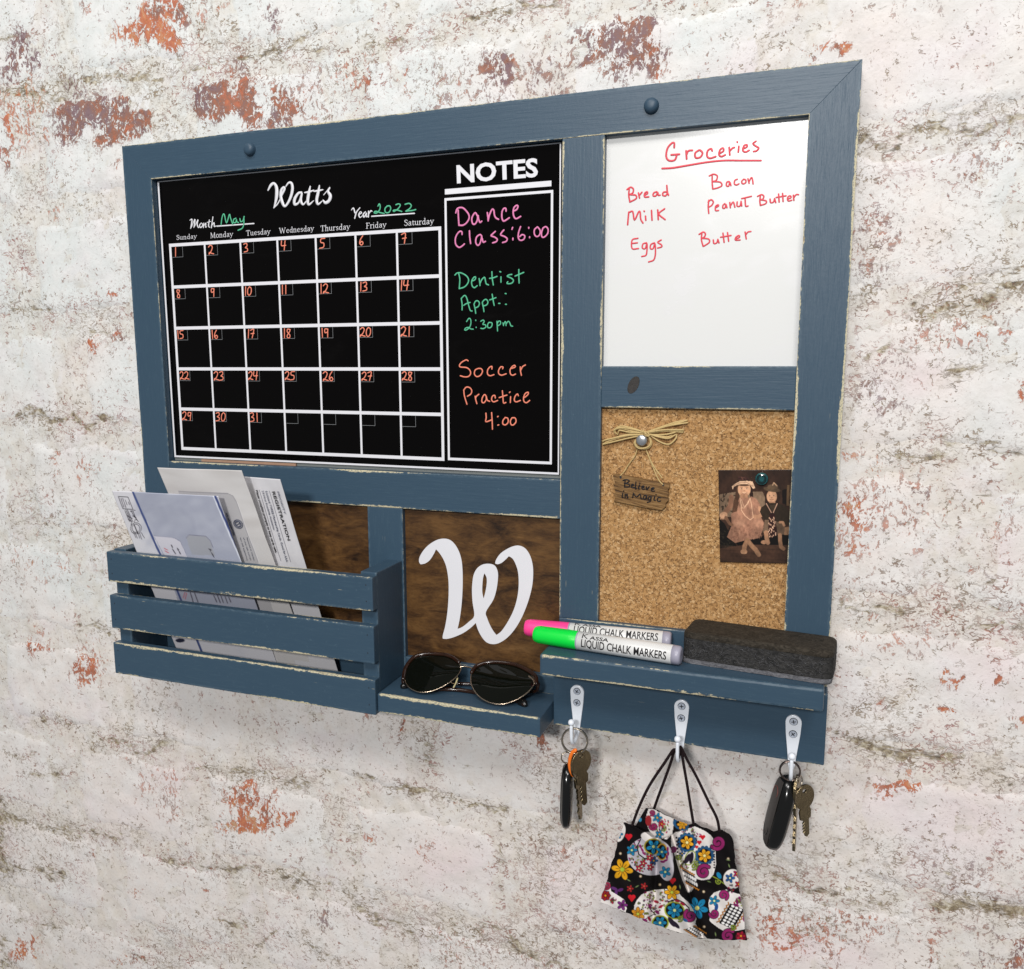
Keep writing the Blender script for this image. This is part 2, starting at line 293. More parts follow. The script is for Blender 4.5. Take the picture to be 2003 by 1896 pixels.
# ---------------------------------------------------------------- painter on grids of points (flat print, plus shade on one mask skull)
class Paint:
    def __init__(s, px, py, base):
        s.x = px.ravel(); s.y = py.ravel(); s.c = np.tile(np.array(base, float), (s.x.size, 1)); s.aa = 1.0
    def put(s, idx, a, col):
        a = np.clip(a, 0, 1)[:, None]; s.c[idx] = s.c[idx] * (1 - a) + np.array(col, float) * a
    def box(s, x0, x1, y0, y1):
        return np.nonzero((s.x > x0) & (s.x < x1) & (s.y > y0) & (s.y < y1))[0]
    def ell(s, cx, cy, rx, ry, col, rot=0, alpha=1.0, soft=None):
        r = max(rx, ry) * 1.3 + 3; i = s.box(cx - r, cx + r, cy - r, cy + r)
        if not len(i): return
        a = math.radians(rot); dx = s.x[i] - cx; dy = s.y[i] - cy
        u = (dx * math.cos(a) + dy * math.sin(a)) / rx; v = (-dx * math.sin(a) + dy * math.cos(a)) / ry
        d = np.sqrt(u * u + v * v); k = soft if soft else s.aa / min(rx, ry)
        s.put(i, (1 + k / 2 - d) / k * alpha, col)
    def poly(s, P, col, alpha=1.0):
        P = np.array(P, float); x0, y0 = P.min(0); x1, y1 = P.max(0); i = s.box(x0, x1, y0, y1)
        if not len(i): return
        X = s.x[i]; Y = s.y[i]; ins = np.zeros(len(i), bool); Q = np.roll(P, -1, 0)
        for (ax, ay), (bx, by) in zip(P, Q):
            if ay == by: continue
            ins ^= ((ay > Y) != (by > Y)) & (X < (bx - ax) * (Y - ay) / (by - ay) + ax)
        s.put(i, ins * alpha, col)
    def stroke(s, P, w, col, alpha=1.0):
        P = np.array(P, float)
        x0, y0 = P.min(0) - w; x1, y1 = P.max(0) + w; i = s.box(x0, x1, y0, y1)
        if not len(i): return
        X = s.x[i]; Y = s.y[i]; D = np.full(len(i), 1e9)
        for (ax, ay), (bx, by) in zip(P[:-1], P[1:]):
            l = (bx - ax) ** 2 + (by - ay) ** 2 + 1e-9
            t = np.clip(((X - ax) * (bx - ax) + (Y - ay) * (by - ay)) / l, 0, 1)
            D = np.minimum(D, np.hypot(X - ax - t * (bx - ax), Y - ay - t * (by - ay)))
        s.put(i, (w / 2 + s.aa / 2 - D) / s.aa * alpha, col)
    def flower(s, cx, cy, r, n, col, cen, rot=0, line=(20, 20, 20)):
        for k in range(n):
            a = math.radians(rot + 360 * k / n); ex = cx + math.cos(a) * r * 0.58; ey = cy + math.sin(a) * r * 0.58
            s.ell(ex, ey, r * 0.46, r * 0.30, line, math.degrees(a)); s.ell(ex, ey, r * 0.41, r * 0.25, col, math.degrees(a))
            s.stroke([(cx, cy), (ex, ey)], r * 0.06, tuple(c * 0.55 for c in col))
        s.ell(cx, cy, r * 0.20, r * 0.20, cen)
    def heart(s, cx, cy, r, col):
        s.ell(cx - r * 0.4, cy - r * 0.25, r * 0.5, r * 0.5, col); s.ell(cx + r * 0.4, cy - r * 0.25, r * 0.5, r * 0.5, col)
        s.poly([(cx - r * 0.88, cy - r * 0.1), (cx + r * 0.88, cy - r * 0.1), (cx, cy + r)], col)
    def swirl(s, cx, cy, r, col, rot=0, w=0.34, line=(25, 20, 25)):
        P = [(cx + math.cos(math.radians(rot + t)) * r * (0.15 + 0.75 * t / 500), cy + math.sin(math.radians(rot + t)) * r * (0.15 + 0.75 * t / 500)) for t in range(0, 500, 25)]
        s.stroke(P, r * w * 1.35, line); s.stroke(P, r * w, col)
    def write(s, me):
        a = me.attributes.new('paint', 'FLOAT_COLOR', 'POINT'); c = s.c / 255
        c = np.where(c <= 0.04045, c / 12.92, ((c + 0.055) / 1.055) ** 2.4)
        a.data.foreach_set('color', np.hstack([c, np.ones((len(c), 1))]).astype(np.float32).ravel())

def grid_faces(nu, nv):
    i = np.arange(nu - 1)[:, None] * nv + np.arange(nv - 1)[None, :]
    return np.stack([i, i + nv, i + nv + 1, i + 1], -1).reshape(-1, 4)
def grid_obj(name, P, mat, parent=None, thick=0.0, origin=None, smooth=True):
    """P: (nu,nv,3) front surface"""
    nu, nv = P.shape[:2]; V = P.reshape(-1, 3)
    if origin is None: origin = (V.min(0) + V.max(0)) / 2
    me = bpy.data.meshes.new(name); f = grid_faces(nu, nv); V2 = V - np.array(origin)
    me.from_pydata(V2.tolist(), [], f.tolist()); me.update()
    if smooth: me.polygons.foreach_set('use_smooth', [True] * len(me.polygons))
    o = link(name, me, mat, parent, tuple(origin))
    if thick:
        so = o.modifiers.new('thickness', 'SOLIDIFY'); so.thickness = thick; so.offset = -1 if thick > 0 else 1; so.use_even_offset = False
    return o

# ---------------------------------------------------------------- strokes and lettering as thin real geometry
def smooth_path(P, n=5):
    P = [np.array(p, float) for p in P]
    if len(P) < 3: return P
    out = []; Q = [2 * P[0] - P[1]] + P + [2 * P[-1] - P[-2]]
    for i in range(1, len(Q) - 2):
        a, b, c, d = Q[i - 1], Q[i], Q[i + 1], Q[i + 2]
        for k in range(n):
            t = k / n
            out.append(0.5 * (2 * b + (c - a) * t + (2 * a - 5 * b + 4 * c - d) * t * t + (3 * b - 3 * c + d - a) * t ** 3))
    out.append(P[-1]); return out
def tube(V, Fc, P, R, n=None, flatr=1.0, sides=6):
    P = [np.array(p, float) for p in P]; R = list(R) if hasattr(R, '__len__') else [R] * len(P)
    if len(P) == 1: P = [P[0], P[0] + np.array([1e-5, 0, 0])]; R = R * 2
    t0 = P[1] - P[0]; t0 /= np.linalg.norm(t0) + 1e-12; t1 = P[-1] - P[-2]; t1 /= np.linalg.norm(t1) + 1e-12
    P = [P[0] - t0 * R[0] * 0.9, P[0] - t0 * R[0] * 0.55] + P + [P[-1] + t1 * R[-1] * 0.55, P[-1] + t1 * R[-1] * 0.9]
    R = [R[0] * 0.35, R[0] * 0.8] + R + [R[-1] * 0.8, R[-1] * 0.35]
    base = len(V); N = len(P); prev = None
    for i in range(N):
        t = P[min(i + 1, N - 1)] - P[max(i - 1, 0)]; t /= np.linalg.norm(t) + 1e-12
        if n is None:
            if prev is None: nn = np.cross(t, [0.3, 0.2, 0.9]); nn /= np.linalg.norm(nn)
            else: nn = prev - t * (prev @ t); nn /= np.linalg.norm(nn) + 1e-12
            prev = nn
        else: nn = np.array(n, float)
        sd = np.cross(t, nn); sd /= np.linalg.norm(sd) + 1e-12
        for k in range(sides):
            a = 2 * math.pi * (k + 0.5) / sides
            V.append(P[i] + sd * math.cos(a) * R[i] + nn * math.sin(a) * R[i] * flatr)
    for i in range(N - 1):
        for k in range(sides):
            a = base + i * sides + k; b = base + i * sides + (k + 1) % sides
            Fc.append((a, b, b + sides, a + sides))
    Fc.append(tuple(base + k for k in range(sides))[::-1]); Fc.append(tuple(base + (N - 1) * sides + k for k in range(sides)))
def tube_obj(name, paths, R, mat, parent=None, flatr=1.0, n=None, sides=8, smoothn=5, origin=None):
    V = []; Fc = []
    for P in paths:
        tube(V, Fc, smooth_path(P, smoothn), R, n, flatr, sides)
    return mobj(name, V, Fc, mat, parent, True, origin)
def word(name, spec, rg, width, mat, parent, p0, nrm=(0, -1, 0), label=None, smoothn=4, h=0.16, wk=1.0):
    """spec: strokes split by '|'; points x,y[,w] in the zoomed region rg; width in zoomed px"""
    V = []; Fc = []; nn = np.array(nrm, float); nn /= np.linalg.norm(nn); s = rg(1, 0)[0] - rg(0, 0)[0]
    for st in spec.split('|'):
        P = [tuple(float(v) for v in p.split(',')) for p in st.split()]
        P = smooth_path([(p[0], p[1], p[2] if len(p) > 2 else width) for p in P], smoothn)
        W = []; R = []
        for k, q in enumerate(P):
            a = up(*rg(q[0], q[1]), p0, nn); dist = (a - CAM) @ (-RM[:, 2]); W.append(a); R.append(q[2] * wk * s * dist / F / 2)
        tube(V, Fc, W, R, nn, h, 6)
    o = mobj(name, V, Fc, mat, parent, True); return tag(o, label)
def text(name, s, a, b, cap, mat, parent, p0, nrm=(0, -1, 0), bold=0.0, label=None, thick=0.00025, upv=None, fn=None):
    """a, b: pixel ends of the baseline; cap: pixel of the top-left of the capitals"""
    c = bpy.data.curves.new('t', 'FONT'); c.body = s; c.size = 1; c.extrude = 0.01; c.offset = bold; c.resolution_u = 3
    o = bpy.data.objects.new('t', c); COL.objects.link(o); dg = bpy.context.evaluated_depsgraph_get(); dg.update()
    me = bpy.data.meshes.new_from_object(o.evaluated_get(dg)); V = np.empty(len(me.vertices) * 3); me.vertices.foreach_get('co', V); V = V.reshape(-1, 3)
    Fc = [tuple(p.vertices) for p in me.polygons]; bpy.data.objects.remove(o); bpy.data.curves.remove(c); bpy.data.meshes.remove(me)
    nn = np.array(nrm, float); nn /= np.linalg.norm(nn)
    x0, x1 = V[:, 0].min(), V[:, 0].max(); H = 0.73
    A = up(*a, p0, nn); B = up(*b, p0, nn); Cc = up(*cap, p0, nn)
    W = A + (V[:, :1] - x0) / (x1 - x0) * (B - A) + V[:, 1:2] / H * (Cc - A) + nn * (V[:, 2:3] + 0.012) / 0.022 * thick
    if fn: W = fn(W)
    o = mobj(name, W, Fc, mat, parent); return tag(o, label)
def plate(name, outline, holes, n, thick, mat, parent=None, origin=None):
    """outline and holes: lists of 3-D points on one plane; front face offset along n by thick"""
    loops = [outline] + holes; P = [np.array(p) for l in loops for p in l]; N = len(P); n = np.array(n, float)
    tri = tessellate_polygon([[Vector(p) for p in l] for l in loops]); V = [p + n * thick for p in P] + P
    Fc = [tuple(t) for t in tri] + [tuple(i + N for i in reversed(t)) for t in tri]; k = 0
    for l in loops:
        m = len(l)
        for i in range(m): a = k + i; b = k + (i + 1) % m; Fc.append((a, b, b + N, a + N))
        k += m
    o = mobj(name, V, Fc, mat, parent, False, origin)
    bm = bmesh.new(); bm.from_mesh(o.data); bmesh.ops.recalc_face_normals(bm, faces=bm.faces); bm.to_mesh(o.data); bm.free(); return o

# ================================================================ WALL
WY = 0.0195
PATCH = [(295,55,48,32,1,.75),(375,22,60,34,.75,.55),(170,10,12,26,.5,.6),(532,30,12,26,.7,.2),(45,110,40,38,.7,.2),(158,212,52,52,1,.3),(240,235,52,42,1,.45),(35,215,42,48,1,.8),(70,262,25,30,.6,.75),(22,305,30,30,.6,.5),
 (392,190,20,34,1,.3),(458,185,44,58,1.1,.5),(555,215,28,44,.8,.4),(690,145,30,40,1,.6),(790,160,16,24,.5,.6),(225,320,10,7,.6,.6),(1060,142,78,48,.95,.32),(1180,95,80,50,.7,.35),(1243,68,48,60,.9,.35),(1268,116,24,30,.9,.5),
 (1587,96,22,11,.95,.75),(1648,96,16,13,.95,.75),(1375,5,26,9,.9,.65),(1557,5,11,9,.8,.6),(1660,888,14,14,1,.85),(1717,908,13,14,1,.95),(1930,617,11,11,.9,.8),(1911,665,7,13,.9,.7),(1973,645,8,14,.8,.7),(2000,770,8,24,1,.75),
 (1800,970,40,50,.5,.5),(1670,1000,34,36,.75,.6),(1850,1000,44,40,.6,.5),(1921,965,12,24,.8,.7),(1819,1073,6,10,1,.85),(1944,1048,5,5,1,.8),(1907,1118,10,6,1,.7),(1700,1213,11,14,.95,.8),(1676,1075,22,14,.7,.75),(1728,1378,20,9,.95,.75),(1856,1391,10,10,1,.8),(1841,1327,6,11,.9,.8),(1865,1330,7,14,.9,.85),(1890,1322,9,9,.9,.8),(1945,1332,9,16,.9,.7),(1995,1410,13,9,.9,.75),(1815,1215,12,20,.6,.7),
 (1777,1527,18,20,.95,.8),(1741,1548,12,16,.95,.75),(1714,1532,12,16,.7,.7),(1955,1850,70,60,.72,.22),(1925,1805,15,32,.9,.65),(1985,1810,22,30,.8,.6),(1965,1880,30,20,.8,.6),(1505,1810,14,26,.8,.7),(1545,1845,30,22,.7,.75),(1680,1798,32,10,.6,.65),(1527,1712,22,9,.8,.65),(1685,1757,9,8,.9,.75),(1720,1770,9,9,.9,.7),(1830,1870,16,28,.7,.65),
 (728,1637,15,20,.55,.7),(833,1663,14,26,.55,.7),(960,1702,16,12,.55,.7),(890,1577,24,7,.7,.75),(634,1555,11,18,.7,.6),(643,1582,12,12,.6,.6),(785,1425,9,18,.95,.55),(716,1412,10,22,.5,.5),(1062,1452,14,20,.9,.45),(895,1815,38,12,.5,.6),(885,1870,18,34,.5,.5),(1070,1650,9,9,.6,.6),(1088,1675,9,22,.5,.6),(1010,1875,60,20,.4,.5),(632,1795,24,24,.5,.3),
 (483,1560,34,30,.85,.7),(478,1608,40,22,.95,.9),(520,1590,22,36,.8,.75),(440,1575,8,32,.6,.6),(556,1600,20,16,.8,.8),(358,1578,8,26,.55,.6),(330,1522,40,9,.5,.75),(182,1315,20,38,.95,.7),(70,1250,26,28,.9,.65),(170,1290,28,36,.9,.65),(62,1855,30,24,.8,.8),(325,1675,9,9,.7,.7),(412,1702,9,9,.7,.55),(365,1675,9,9,.6,.6),(183,1672,7,14,.6,.6),(460,1735,13,9,.8,.7),(405,1745,9,8,.7,.7),(267,1745,9,8,.6,.7),(265,1873,10,9,.7,.5),(230,1880,20,12,.6,.8),
 (105,420,20,13,.7,.8),(222,572,9,7,.7,.7),(180,668,9,17,.85,.75),(240,648,28,14,.75,.5),(125,717,5,8,.6,.6),(40,900,14,32,.45,.7),(105,905,15,28,.45,.7),(165,920,18,24,.5,.7),(55,1110,18,22,.45,.75),(110,1115,12,18,.45,.75),
 (1790,1000,180,80,.44,.62),(1600,1830,140,60,.50,.6),(1700,480,60,70,.42,.35),(1860,640,80,60,.44,.6),(1780,1220,160,60,.40,.55),(1000,1850,190,40,.44,.45),(150,1090,120,50,.36,.7),(1720,760,60,60,.42,.3),(1650,1540,60,60,.40,.6),(1100,1650,90,60,.40,.5),(900,190,120,50,.40,.4),(330,1540,70,50,.38,.6),(1900,1700,90,40,.36,.4),(620,180,100,60,.42,.5),(1900,300,90,60,.34,.5)]
FLK = [(1760,330,60,70,.6),(1700,450,55,60,.6),(1880,380,50,60,.4),(1800,640,80,60,.5),(1690,760,60,50,.7),(1790,1180,130,60,1.0),(1720,1400,90,90,.8),(1950,1500,60,80,.5),(1720,1640,80,60,.5),(1560,1700,90,60,1.0),(1580,1790,70,50,.9),(1780,1700,120,60,.8),(1050,1700,90,70,.9),(1000,1830,140,60,1.2),(850,1790,180,50,1.0),(680,1620,50,100,.7),(1100,1500,80,60,1.0),(840,1450,30,50,1.0),(1180,1560,60,60,.8),(700,1760,80,40,.6),(260,180,200,30,.6),(400,120,120,60,.7),(230,250,30,60,.5),(330,260,60,40,.6),(560,100,80,30,.9),(80,380,120,40,.7),(50,500,25,60,.9),(120,610,110,30,.9),(150,720,30,60,.8),(230,1030,50,80,.7),(560,1700,80,60,.5),(460,1850,200,50,.6),(150,900,60,40,.2)]
MOSS = [("30,820 60,800 100,825 140,810 165,835 200,820 225,825",9,.95),("55,975 80,990",12,.5),("65,1010 90,1020 115,1025",10,.6),("150,1220 180,1222 215,1235",7,.7),("0,595 60,610 100,605",9,.7),("130,635 160,640 220,655",8,.7),("0,178 80,182 110,190",12,.95),("120,165 200,150 270,150 305,155",11,.8),("470,115 510,110 550,80 600,75",8,.8),("520,105 560,95 640,95",9,.7),("0,75 70,68",10,.7),("330,150 380,135 440,120",9,.5),("720,85 840,75 940,45 1000,20",10,.6),("900,40 1010,18 1090,8",12,.8),
 ("80,1405 140,1420",6,.7),("190,1453 240,1445 265,1470 290,1472 320,1455",8,.9),("20,1478 60,1480",5,.8),("60,1515 100,1512 120,1520",8,.8),("0,1600 80,1615 170,1630 230,1640",14,.75),("0,1705 60,1700 120,1712",14,.7),("30,1805 110,1810",7,.7),("0,1560 2,1700",10,.8),("0,1840 10,1896",10,.8),("380,1505 430,1508",6,.9),("440,1512 480,1510 520,1515 600,1535",7,.8),("320,1685 420,1700 500,1700 590,1715",7,.8),("560,1750 590,1718",7,.9),("420,1800 480,1810",8,.7),("500,1850 540,1822 600,1835",8,.85),("250,1870 330,1890",12,.5),
 ("700,1520 770,1540 850,1555 920,1572 985,1588",6,.95),("600,1725 670,1740 730,1800 810,1825 860,1835",9,.7),("1000,1840 1040,1870 1100,1896",10,.8),("600,1845 640,1870 690,1896",9,.8),("1045,1620 1100,1615 1190,1630",8,.6),("830,1425 838,1500",9,.65),("978,1600 980,1760",4,.5),("697,1600 695,1690",4,.5),("860,1800 920,1815 1000,1820",8,.6),
 ("1685,270 1720,285 1760,265 1800,248 1860,252 1900,265 1940,245 2003,225",14,.85),("1740,290 1760,300",9,.8),("1850,225 1900,225 1945,200",10,.5),("1665,590 1700,592",6,.8),("1790,598 1815,622 1850,600 1880,595 1920,595 1960,562 2003,558",13,1.05),("1880,560 1940,545 1990,530",12,.6),("1695,700 1740,672",8,.7),("1860,720 1900,722",9,.8),("1862,745 1875,748",6,.9),("1750,890 1800,902 1850,890",9,.9),("1810,830 1850,862 1900,860 2003,882",11,.7),("1940,880 1990,875",12,.9),("1680,525 1700,530",6,.9),("1690,570 1700,575",8,.9),("1735,525 1745,528",7,.8),
 ("1635,1170 1670,1190",6,.8),("1720,1185 1760,1195",12,.7),("1830,1200 1850,1200",8,.8),("1890,1230 1950,1225 2003,1225",10,.9),("1880,1190 1920,1180 1960,1190",7,.7),("1940,1140 1990,1145",6,.8),("1640,1440 1720,1465 1760,1478 1850,1480 1870,1488",12,.95),("1925,1510 1975,1535",12,.7),("1515,1710 1560,1735 1600,1745 1660,1742",11,.85),("1600,1772 1700,1765 1760,1792",9,.6),("1830,1775 1900,1772 1960,1780 2003,1792",14,1.05),("1845,1708 1880,1718",8,.8),("1940,1450 1975,1450",7,.8),("1625,1640 1640,1650",7,.7)]
PINK = [(880,1690,90,50,.6),(1720,1560,90,60,.4),(1900,1600,90,80,.5),(1950,1300,60,60,.5),(1960,1080,40,60,.4),(1800,740,60,40,.5),(1560,1850,60,40,.7),(1660,1870,70,30,.5),(1250,90,60,60,.35),(1060,160,90,60,.3),(330,1520,50,40,.4),(1450,150,80,60,.3),(1200,1720,60,60,.4),(60,280,30,40,.4),(250,1600,80,60,.25),(1740,120,120,80,.25),(1090,1720,50,60,.5)]
CLEAN = [(838,1680,150,85,1.6),(700,1490,150,60,.8),(560,1440,200,60,.7),(1330,1500,150,60,.6),(1820,100,150,90,.6),(180,500,70,60,.8),(170,760,70,60,.5),(130,1150,80,80,.6),(1850,420,80,60,.3),(1760,1560,100,50,.4)]
def wall_masks(X, Z):
    P = np.stack([X, np.full_like(X, 0.0195), Z], -1); px, py = PJ(P); wob = np.sin(px * .11 + py * .05) * 3 + np.sin(py * .13 - px * .07) * 3
    px = px + wob; py = py + np.roll(wob, 3)
    red = np.zeros_like(px); hue = np.full_like(px, 0.45); hw = np.full_like(px, 0.25); moss = np.zeros_like(px); fl = np.zeros_like(px); pk = np.zeros_like(px)
    hs = hue * hw
    for (cx, cy, rx, ry, a, h) in PATCH:
        lob = 1 + 0.28 * np.sin(3 * np.arctan2(py - cy, px - cx) + cx) + 0.18 * np.sin(5 * np.arctan2(py - cy, px - cx) + cy)
        d = (((px - cx) / rx) ** 2 + ((py - cy) / ry) ** 2) / lob ** 2; g = a * (0.86 if cy > 600 else 0.97) * np.clip(1.35 - d * 0.62, 0, 1); red = np.maximum(red, g); hs += h * g * 2; hw += g * 2
    hue = hs / hw
    for (cx, cy, rx, ry, a) in FLK: fl = np.maximum(fl, a * np.exp(-((px - cx) / rx) ** 2 - ((py - cy) / ry) ** 2))
    for (cx, cy, rx, ry, a) in CLEAN: fl = fl - a * np.exp(-(((px - cx) / rx) ** 4 + ((py - cy - 0.22 * (px - cx)) / ry) ** 4))
    for (cx, cy, rx, ry, a) in PINK: pk = np.maximum(pk, a * np.exp(-((px - cx) / rx) ** 2 - ((py - cy) / ry) ** 2))
    for (s, wd, a) in MOSS:
        L = pts(s); D = np.full_like(px, 1e9)
        for (ax, ay), (bx, by) in zip(L[:-1], L[1:]):
            t = np.clip(((px - ax) * (bx - ax) + (py - ay) * (by - ay)) / ((bx - ax) ** 2 + (by - ay) ** 2), 0, 1)
            D = np.minimum(D, np.hypot(px - ax - t * (bx - ax), (py - ay - t * (by - ay)) * 1.2))
        g = a * np.exp(-(D / wd) ** 2); moss = np.maximum(moss, g); fl = np.maximum(fl, 0.9 * a * np.exp(-(D / (wd * 3.2)) ** 2))
    return red, hue, moss, fl, pk
def vnoise(X, Z, sc, seed):
    r = np.random.default_rng(seed); out = 0
    for k in range(5):
        a = r.uniform(0, 6.28, 2); f = sc * r.uniform(0.6, 1.6, 2); out = out + np.sin(X * f[0] * math.cos(a[0]) + Z * f[0] * math.sin(a[0]) + a[1]) * np.sin(X * f[1] * math.sin(a[1]) - Z * f[1] * math.cos(a[1]) + a[0])
    return out / 2.2
def attrs(me, d):
    for k, v in d.items(): me.attributes.new(k, 'FLOAT', 'POINT').data.foreach_set('value', v.astype(np.float32).ravel())
ROWZ = [0.809 - 0.134 * k for k in range(11)]   # bed joints
ROWX = {0: -0.31, 1: -0.152, 2: -0.177, 3: -0.116, 4: -0.216, 5: -0.118, 6: -0.30, 7: -0.20, 8: -0.33, 9: -0.24}
nx, nz = 500, 470
gx, gz = np.meshgrid(np.linspace(-0.85, 1.75, nx), np.linspace(-0.93, 1.08, nz), indexing='ij')
red, hue, moss, fl, pk = wall_masks(gx, gz)
jn = np.zeros_like(gx)
Yw = WY + 0.0016 + 0.0008 * vnoise(gx, gz, 110, 3) + 0.0006 * vnoise(gx, gz, 420, 4)
wall = grid_obj('wall', np.stack([gx, Yw, gz], -1), M['wall'], origin=(0.45, 0.02, -0.93))
wall.data.flip_normals() if wall.data.polygons[0].normal.y > 0 else None
attrs(wall.data, dict(joint=np.ones_like(red), red=red * 0.5, hue=hue, moss=moss + 0.05, fleck=fl, pink=pk))
tag(wall, kind='structure')
for r in range(-2, 13):
    z1 = 0.809 - 0.134 * r - 0.011; z0 = z1 - 0.112
    for kx in range(-4, 10):
        x = (ROWX.get(r, -0.2 - 0.09 * (r % 2)) + 0.012 if r != 7 else 0.262) + 0.216 * kx + random.uniform(-0.004, 0.004); L = random.uniform(0.170, 0.180) if r != 7 else 0.175
        if -0.84 < x and x + L < 1.74 and z0 > -0.92 and z1 < 1.07:
            nu, nv = 34, 22
            a, b = np.meshgrid(np.linspace(0, 1, nu), np.linspace(0, 1, nv), indexing='ij')
            bxn = random.randint(0, 9999)
            X = x + a * L; Z = z0 + b * (z1 - z0)
            X = X + 0.003 * np.sin(Z * 90 + bxn) * (np.abs(a - .5) * 2) ** 3; Z = Z + 0.004 * np.sin(X * 45 + bxn) * (np.abs(b - .5) * 2) ** 3
            de = np.minimum(np.minimum(a, 1 - a) * L, np.minimum(b, 1 - b) * (z1 - z0))
            dome = np.clip(de / 0.011, 0, 1); dome = dome * dome * (3 - 2 * dome)
            Y = WY + 0.0005 + 0.0026 * (1 - dome) + 0.00075 * vnoise(X, Z, 85, bxn % 50) + 0.00035 * vnoise(X, Z, 380, bxn % 31)
            o = grid_obj('brick', np.stack([X, Y, Z], -1), M['wall'], wall)
            if o.data.polygons[0].normal.y > 0: o.data.flip_normals()
            red, hue, moss, fl, pk = wall_masks(X, Z)
            jt_ = np.clip(1.25 - de / 0.009, 0, 1)
            attrs(o.data, dict(joint=jt_, red=red, hue=hue, moss=moss, fleck=fl, pink=pk))

# ================================================================ ORGANISER
ORG = root('wall_organizer', (0.3778, 0.019, 0.0095), 'distressed blue wooden wall organizer with calendar, whiteboard, cork board and mail bin', 'organizer')
def prism(name, poly, y0, y1, vert=0, wear=1.0, grain=0.5, bev=0.0009, parent=ORG, mat=None):
    """poly in XZ, counter-clockwise seen from the front; y0 front, y1 back"""
    bm = bmesh.new(); f = [bm.verts.new((x, y0, z)) for x, z in poly]; b = [bm.verts.new((x, y1, z)) for x, z in poly]; n = len(poly)
    bm.faces.new(f); bm.faces.new(b[::-1])
    for i in range(n): bm.faces.new((f[(i + 1) % n], f[i], b[i], b[(i + 1) % n]))
    bmesh.ops.recalc_face_normals(bm, faces=bm.faces)
    P = np.array(poly); half = ((P[:, 0].max() - P[:, 0].min()) / 2, (y1 - y0) / 2, (P[:, 1].max() - P[:, 1].min()) / 2)
    c = ((P[:, 0].max() + P[:, 0].min()) / 2, (y1 + y0) / 2, (P[:, 1].max() + P[:, 1].min()) / 2)
    if bev: bmesh.ops.bevel(bm, geom=bm.edges[:], offset=bev, segments=2, profile=0.6, affect='EDGES')
    o = bmobj(name, bm, mat or M['paint'], parent, False, c)
    o['half'] = [float(h) for h in half]; o['vert'] = float(vert); o['wear'] = float(wear); o['grain'] = float(grain); return o
def board(name, x0, x1, z0, z1, y0, y1, **k): return prism(name, [(x0, z0), (x1, z0), (x1, z1), (x0, z1)], y0, y1, **k)
ZB = 0.0095; ZT = 0.5970; XR = 0.7558; BW = 0.0381
IT = 0.5592; DY = 0.0190
prism('left_stile', [(0, ZB), (BW, ZB), (BW, IT), (0, ZT)], 0, DY, vert=1, wear=0.8, grain=0.9, bev=0.00022)
prism('right_stile', [(0.7176, ZB), (XR, ZB), (XR, ZT), (0.7176, IT)], 0, DY, vert=1, wear=1.6, grain=1.5, bev=0.00022)
prism('top_rail', [(0, ZT), (BW, IT), (0.7176, IT), (XR - 0.00012, ZT)], 0, DY, wear=1.05, grain=0.9, bev=0.00022)
board('centre_stile', 0.5077, 0.5469, 0.1110, IT, 0.0002, DY, vert=1, wear=1.35, grain=0.4)
board('middle_rail', BW, 0.5077, 0.2097, 0.2478, 0.0001, DY, wear=1.5, grain=0.6)
board('cross_rail', 0.5469, 0.7176, 0.3178, 0.3556, 0.0001, DY, wear=1.3, grain=0.5)
board('lower_stile', 0.2962, 0.3375, ZB, 0.2097, 0.0003, DY, vert=1, wear=0.5, grain=0.3)
board('lower_rail', BW, 0.2962, ZB, 0.0495, 0.0003, DY, wear=0.4)
board('lower_rail', 0.3375, 0.5077, ZB, 0.0497, 0.0003, DY, wear=0.5)
board('lower_rail', 0.5077, 0.7176, ZB, 0.1110, 0.0001, DY, wear=0.8)
# panels in the openings
board('plywood_panel', 0.030, 0.306, 0.040, 0.216, 0.0062, 0.0100, bev=0, mat=M['ply'])
ply = board('plywood_panel', 0.330, 0.512, 0.040, 0.216, 0.0062, 0.0100, bev=0, mat=M['ply'])
CY = 0.0078
cal = board('calendar_board', 0.0388, 0.5048, 0.2513, 0.5585, CY, 0.0105, bev=0.0003, mat=M['black'])
board('backing_strip', 0.0383, 0.5075, 0.2479, 0.2511, 0.0094, 0.0120, bev=0, mat=M['gap'])
board('backing_strip', 0.5049, 0.5076, 0.2512, 0.5590, 0.0094, 0.0120, bev=0, mat=M['gap'])
board('wood_shim', 0.078, 0.205, 0.2480, 0.2506, 0.0070, 0.0093, bev=0, mat=M['shim'])
wb = board('whiteboard', 0.5440, 0.7200, 0.3530, 0.5615, CY, 0.0105, bev=0, mat=M['whiteboard'])
KY = 0.0062
cork = board('cork_board', 0.5440, 0.7200, 0.1085, 0.3200, KY, 0.0105, bev=0, mat=M['cork'])
# knot on the cross rail
def disc(name, c, rx, rz, h, mat, parent, rot=0, n=20, dome=False):
    V = []; Fc = []; rings = [(1, 0), (0.93, 0.6), (0.7, 0.9), (0.35, 1.0)] if dome else [(1, 0), (0.96, 1.0)]
    for s, k in rings:
        for i in range(n):
            a = 2 * math.pi * i / n; x = rx * s * math.cos(a); z = rz * s * math.sin(a); ca, sa = math.cos(rot), math.sin(rot)
            V.append((c[0] + x * ca - z * sa, c[1] - h * k, c[2] + x * sa + z * ca))
    for r in range(len(rings) - 1):
        for i in range(n): Fc.append((r * n + i, r * n + (i + 1) % n, (r + 1) * n + (i + 1) % n, (r + 1) * n + i))
    k = (len(rings) - 1) * n; Fc.append(tuple(range(k, k + n)))
    return mobj(name, V, Fc, mat, parent, dome)
KN = flat('dark_knot', (0.040, 0.036, 0.034), 0.6, 0.3, 0, 0.8, 260, 0.6)
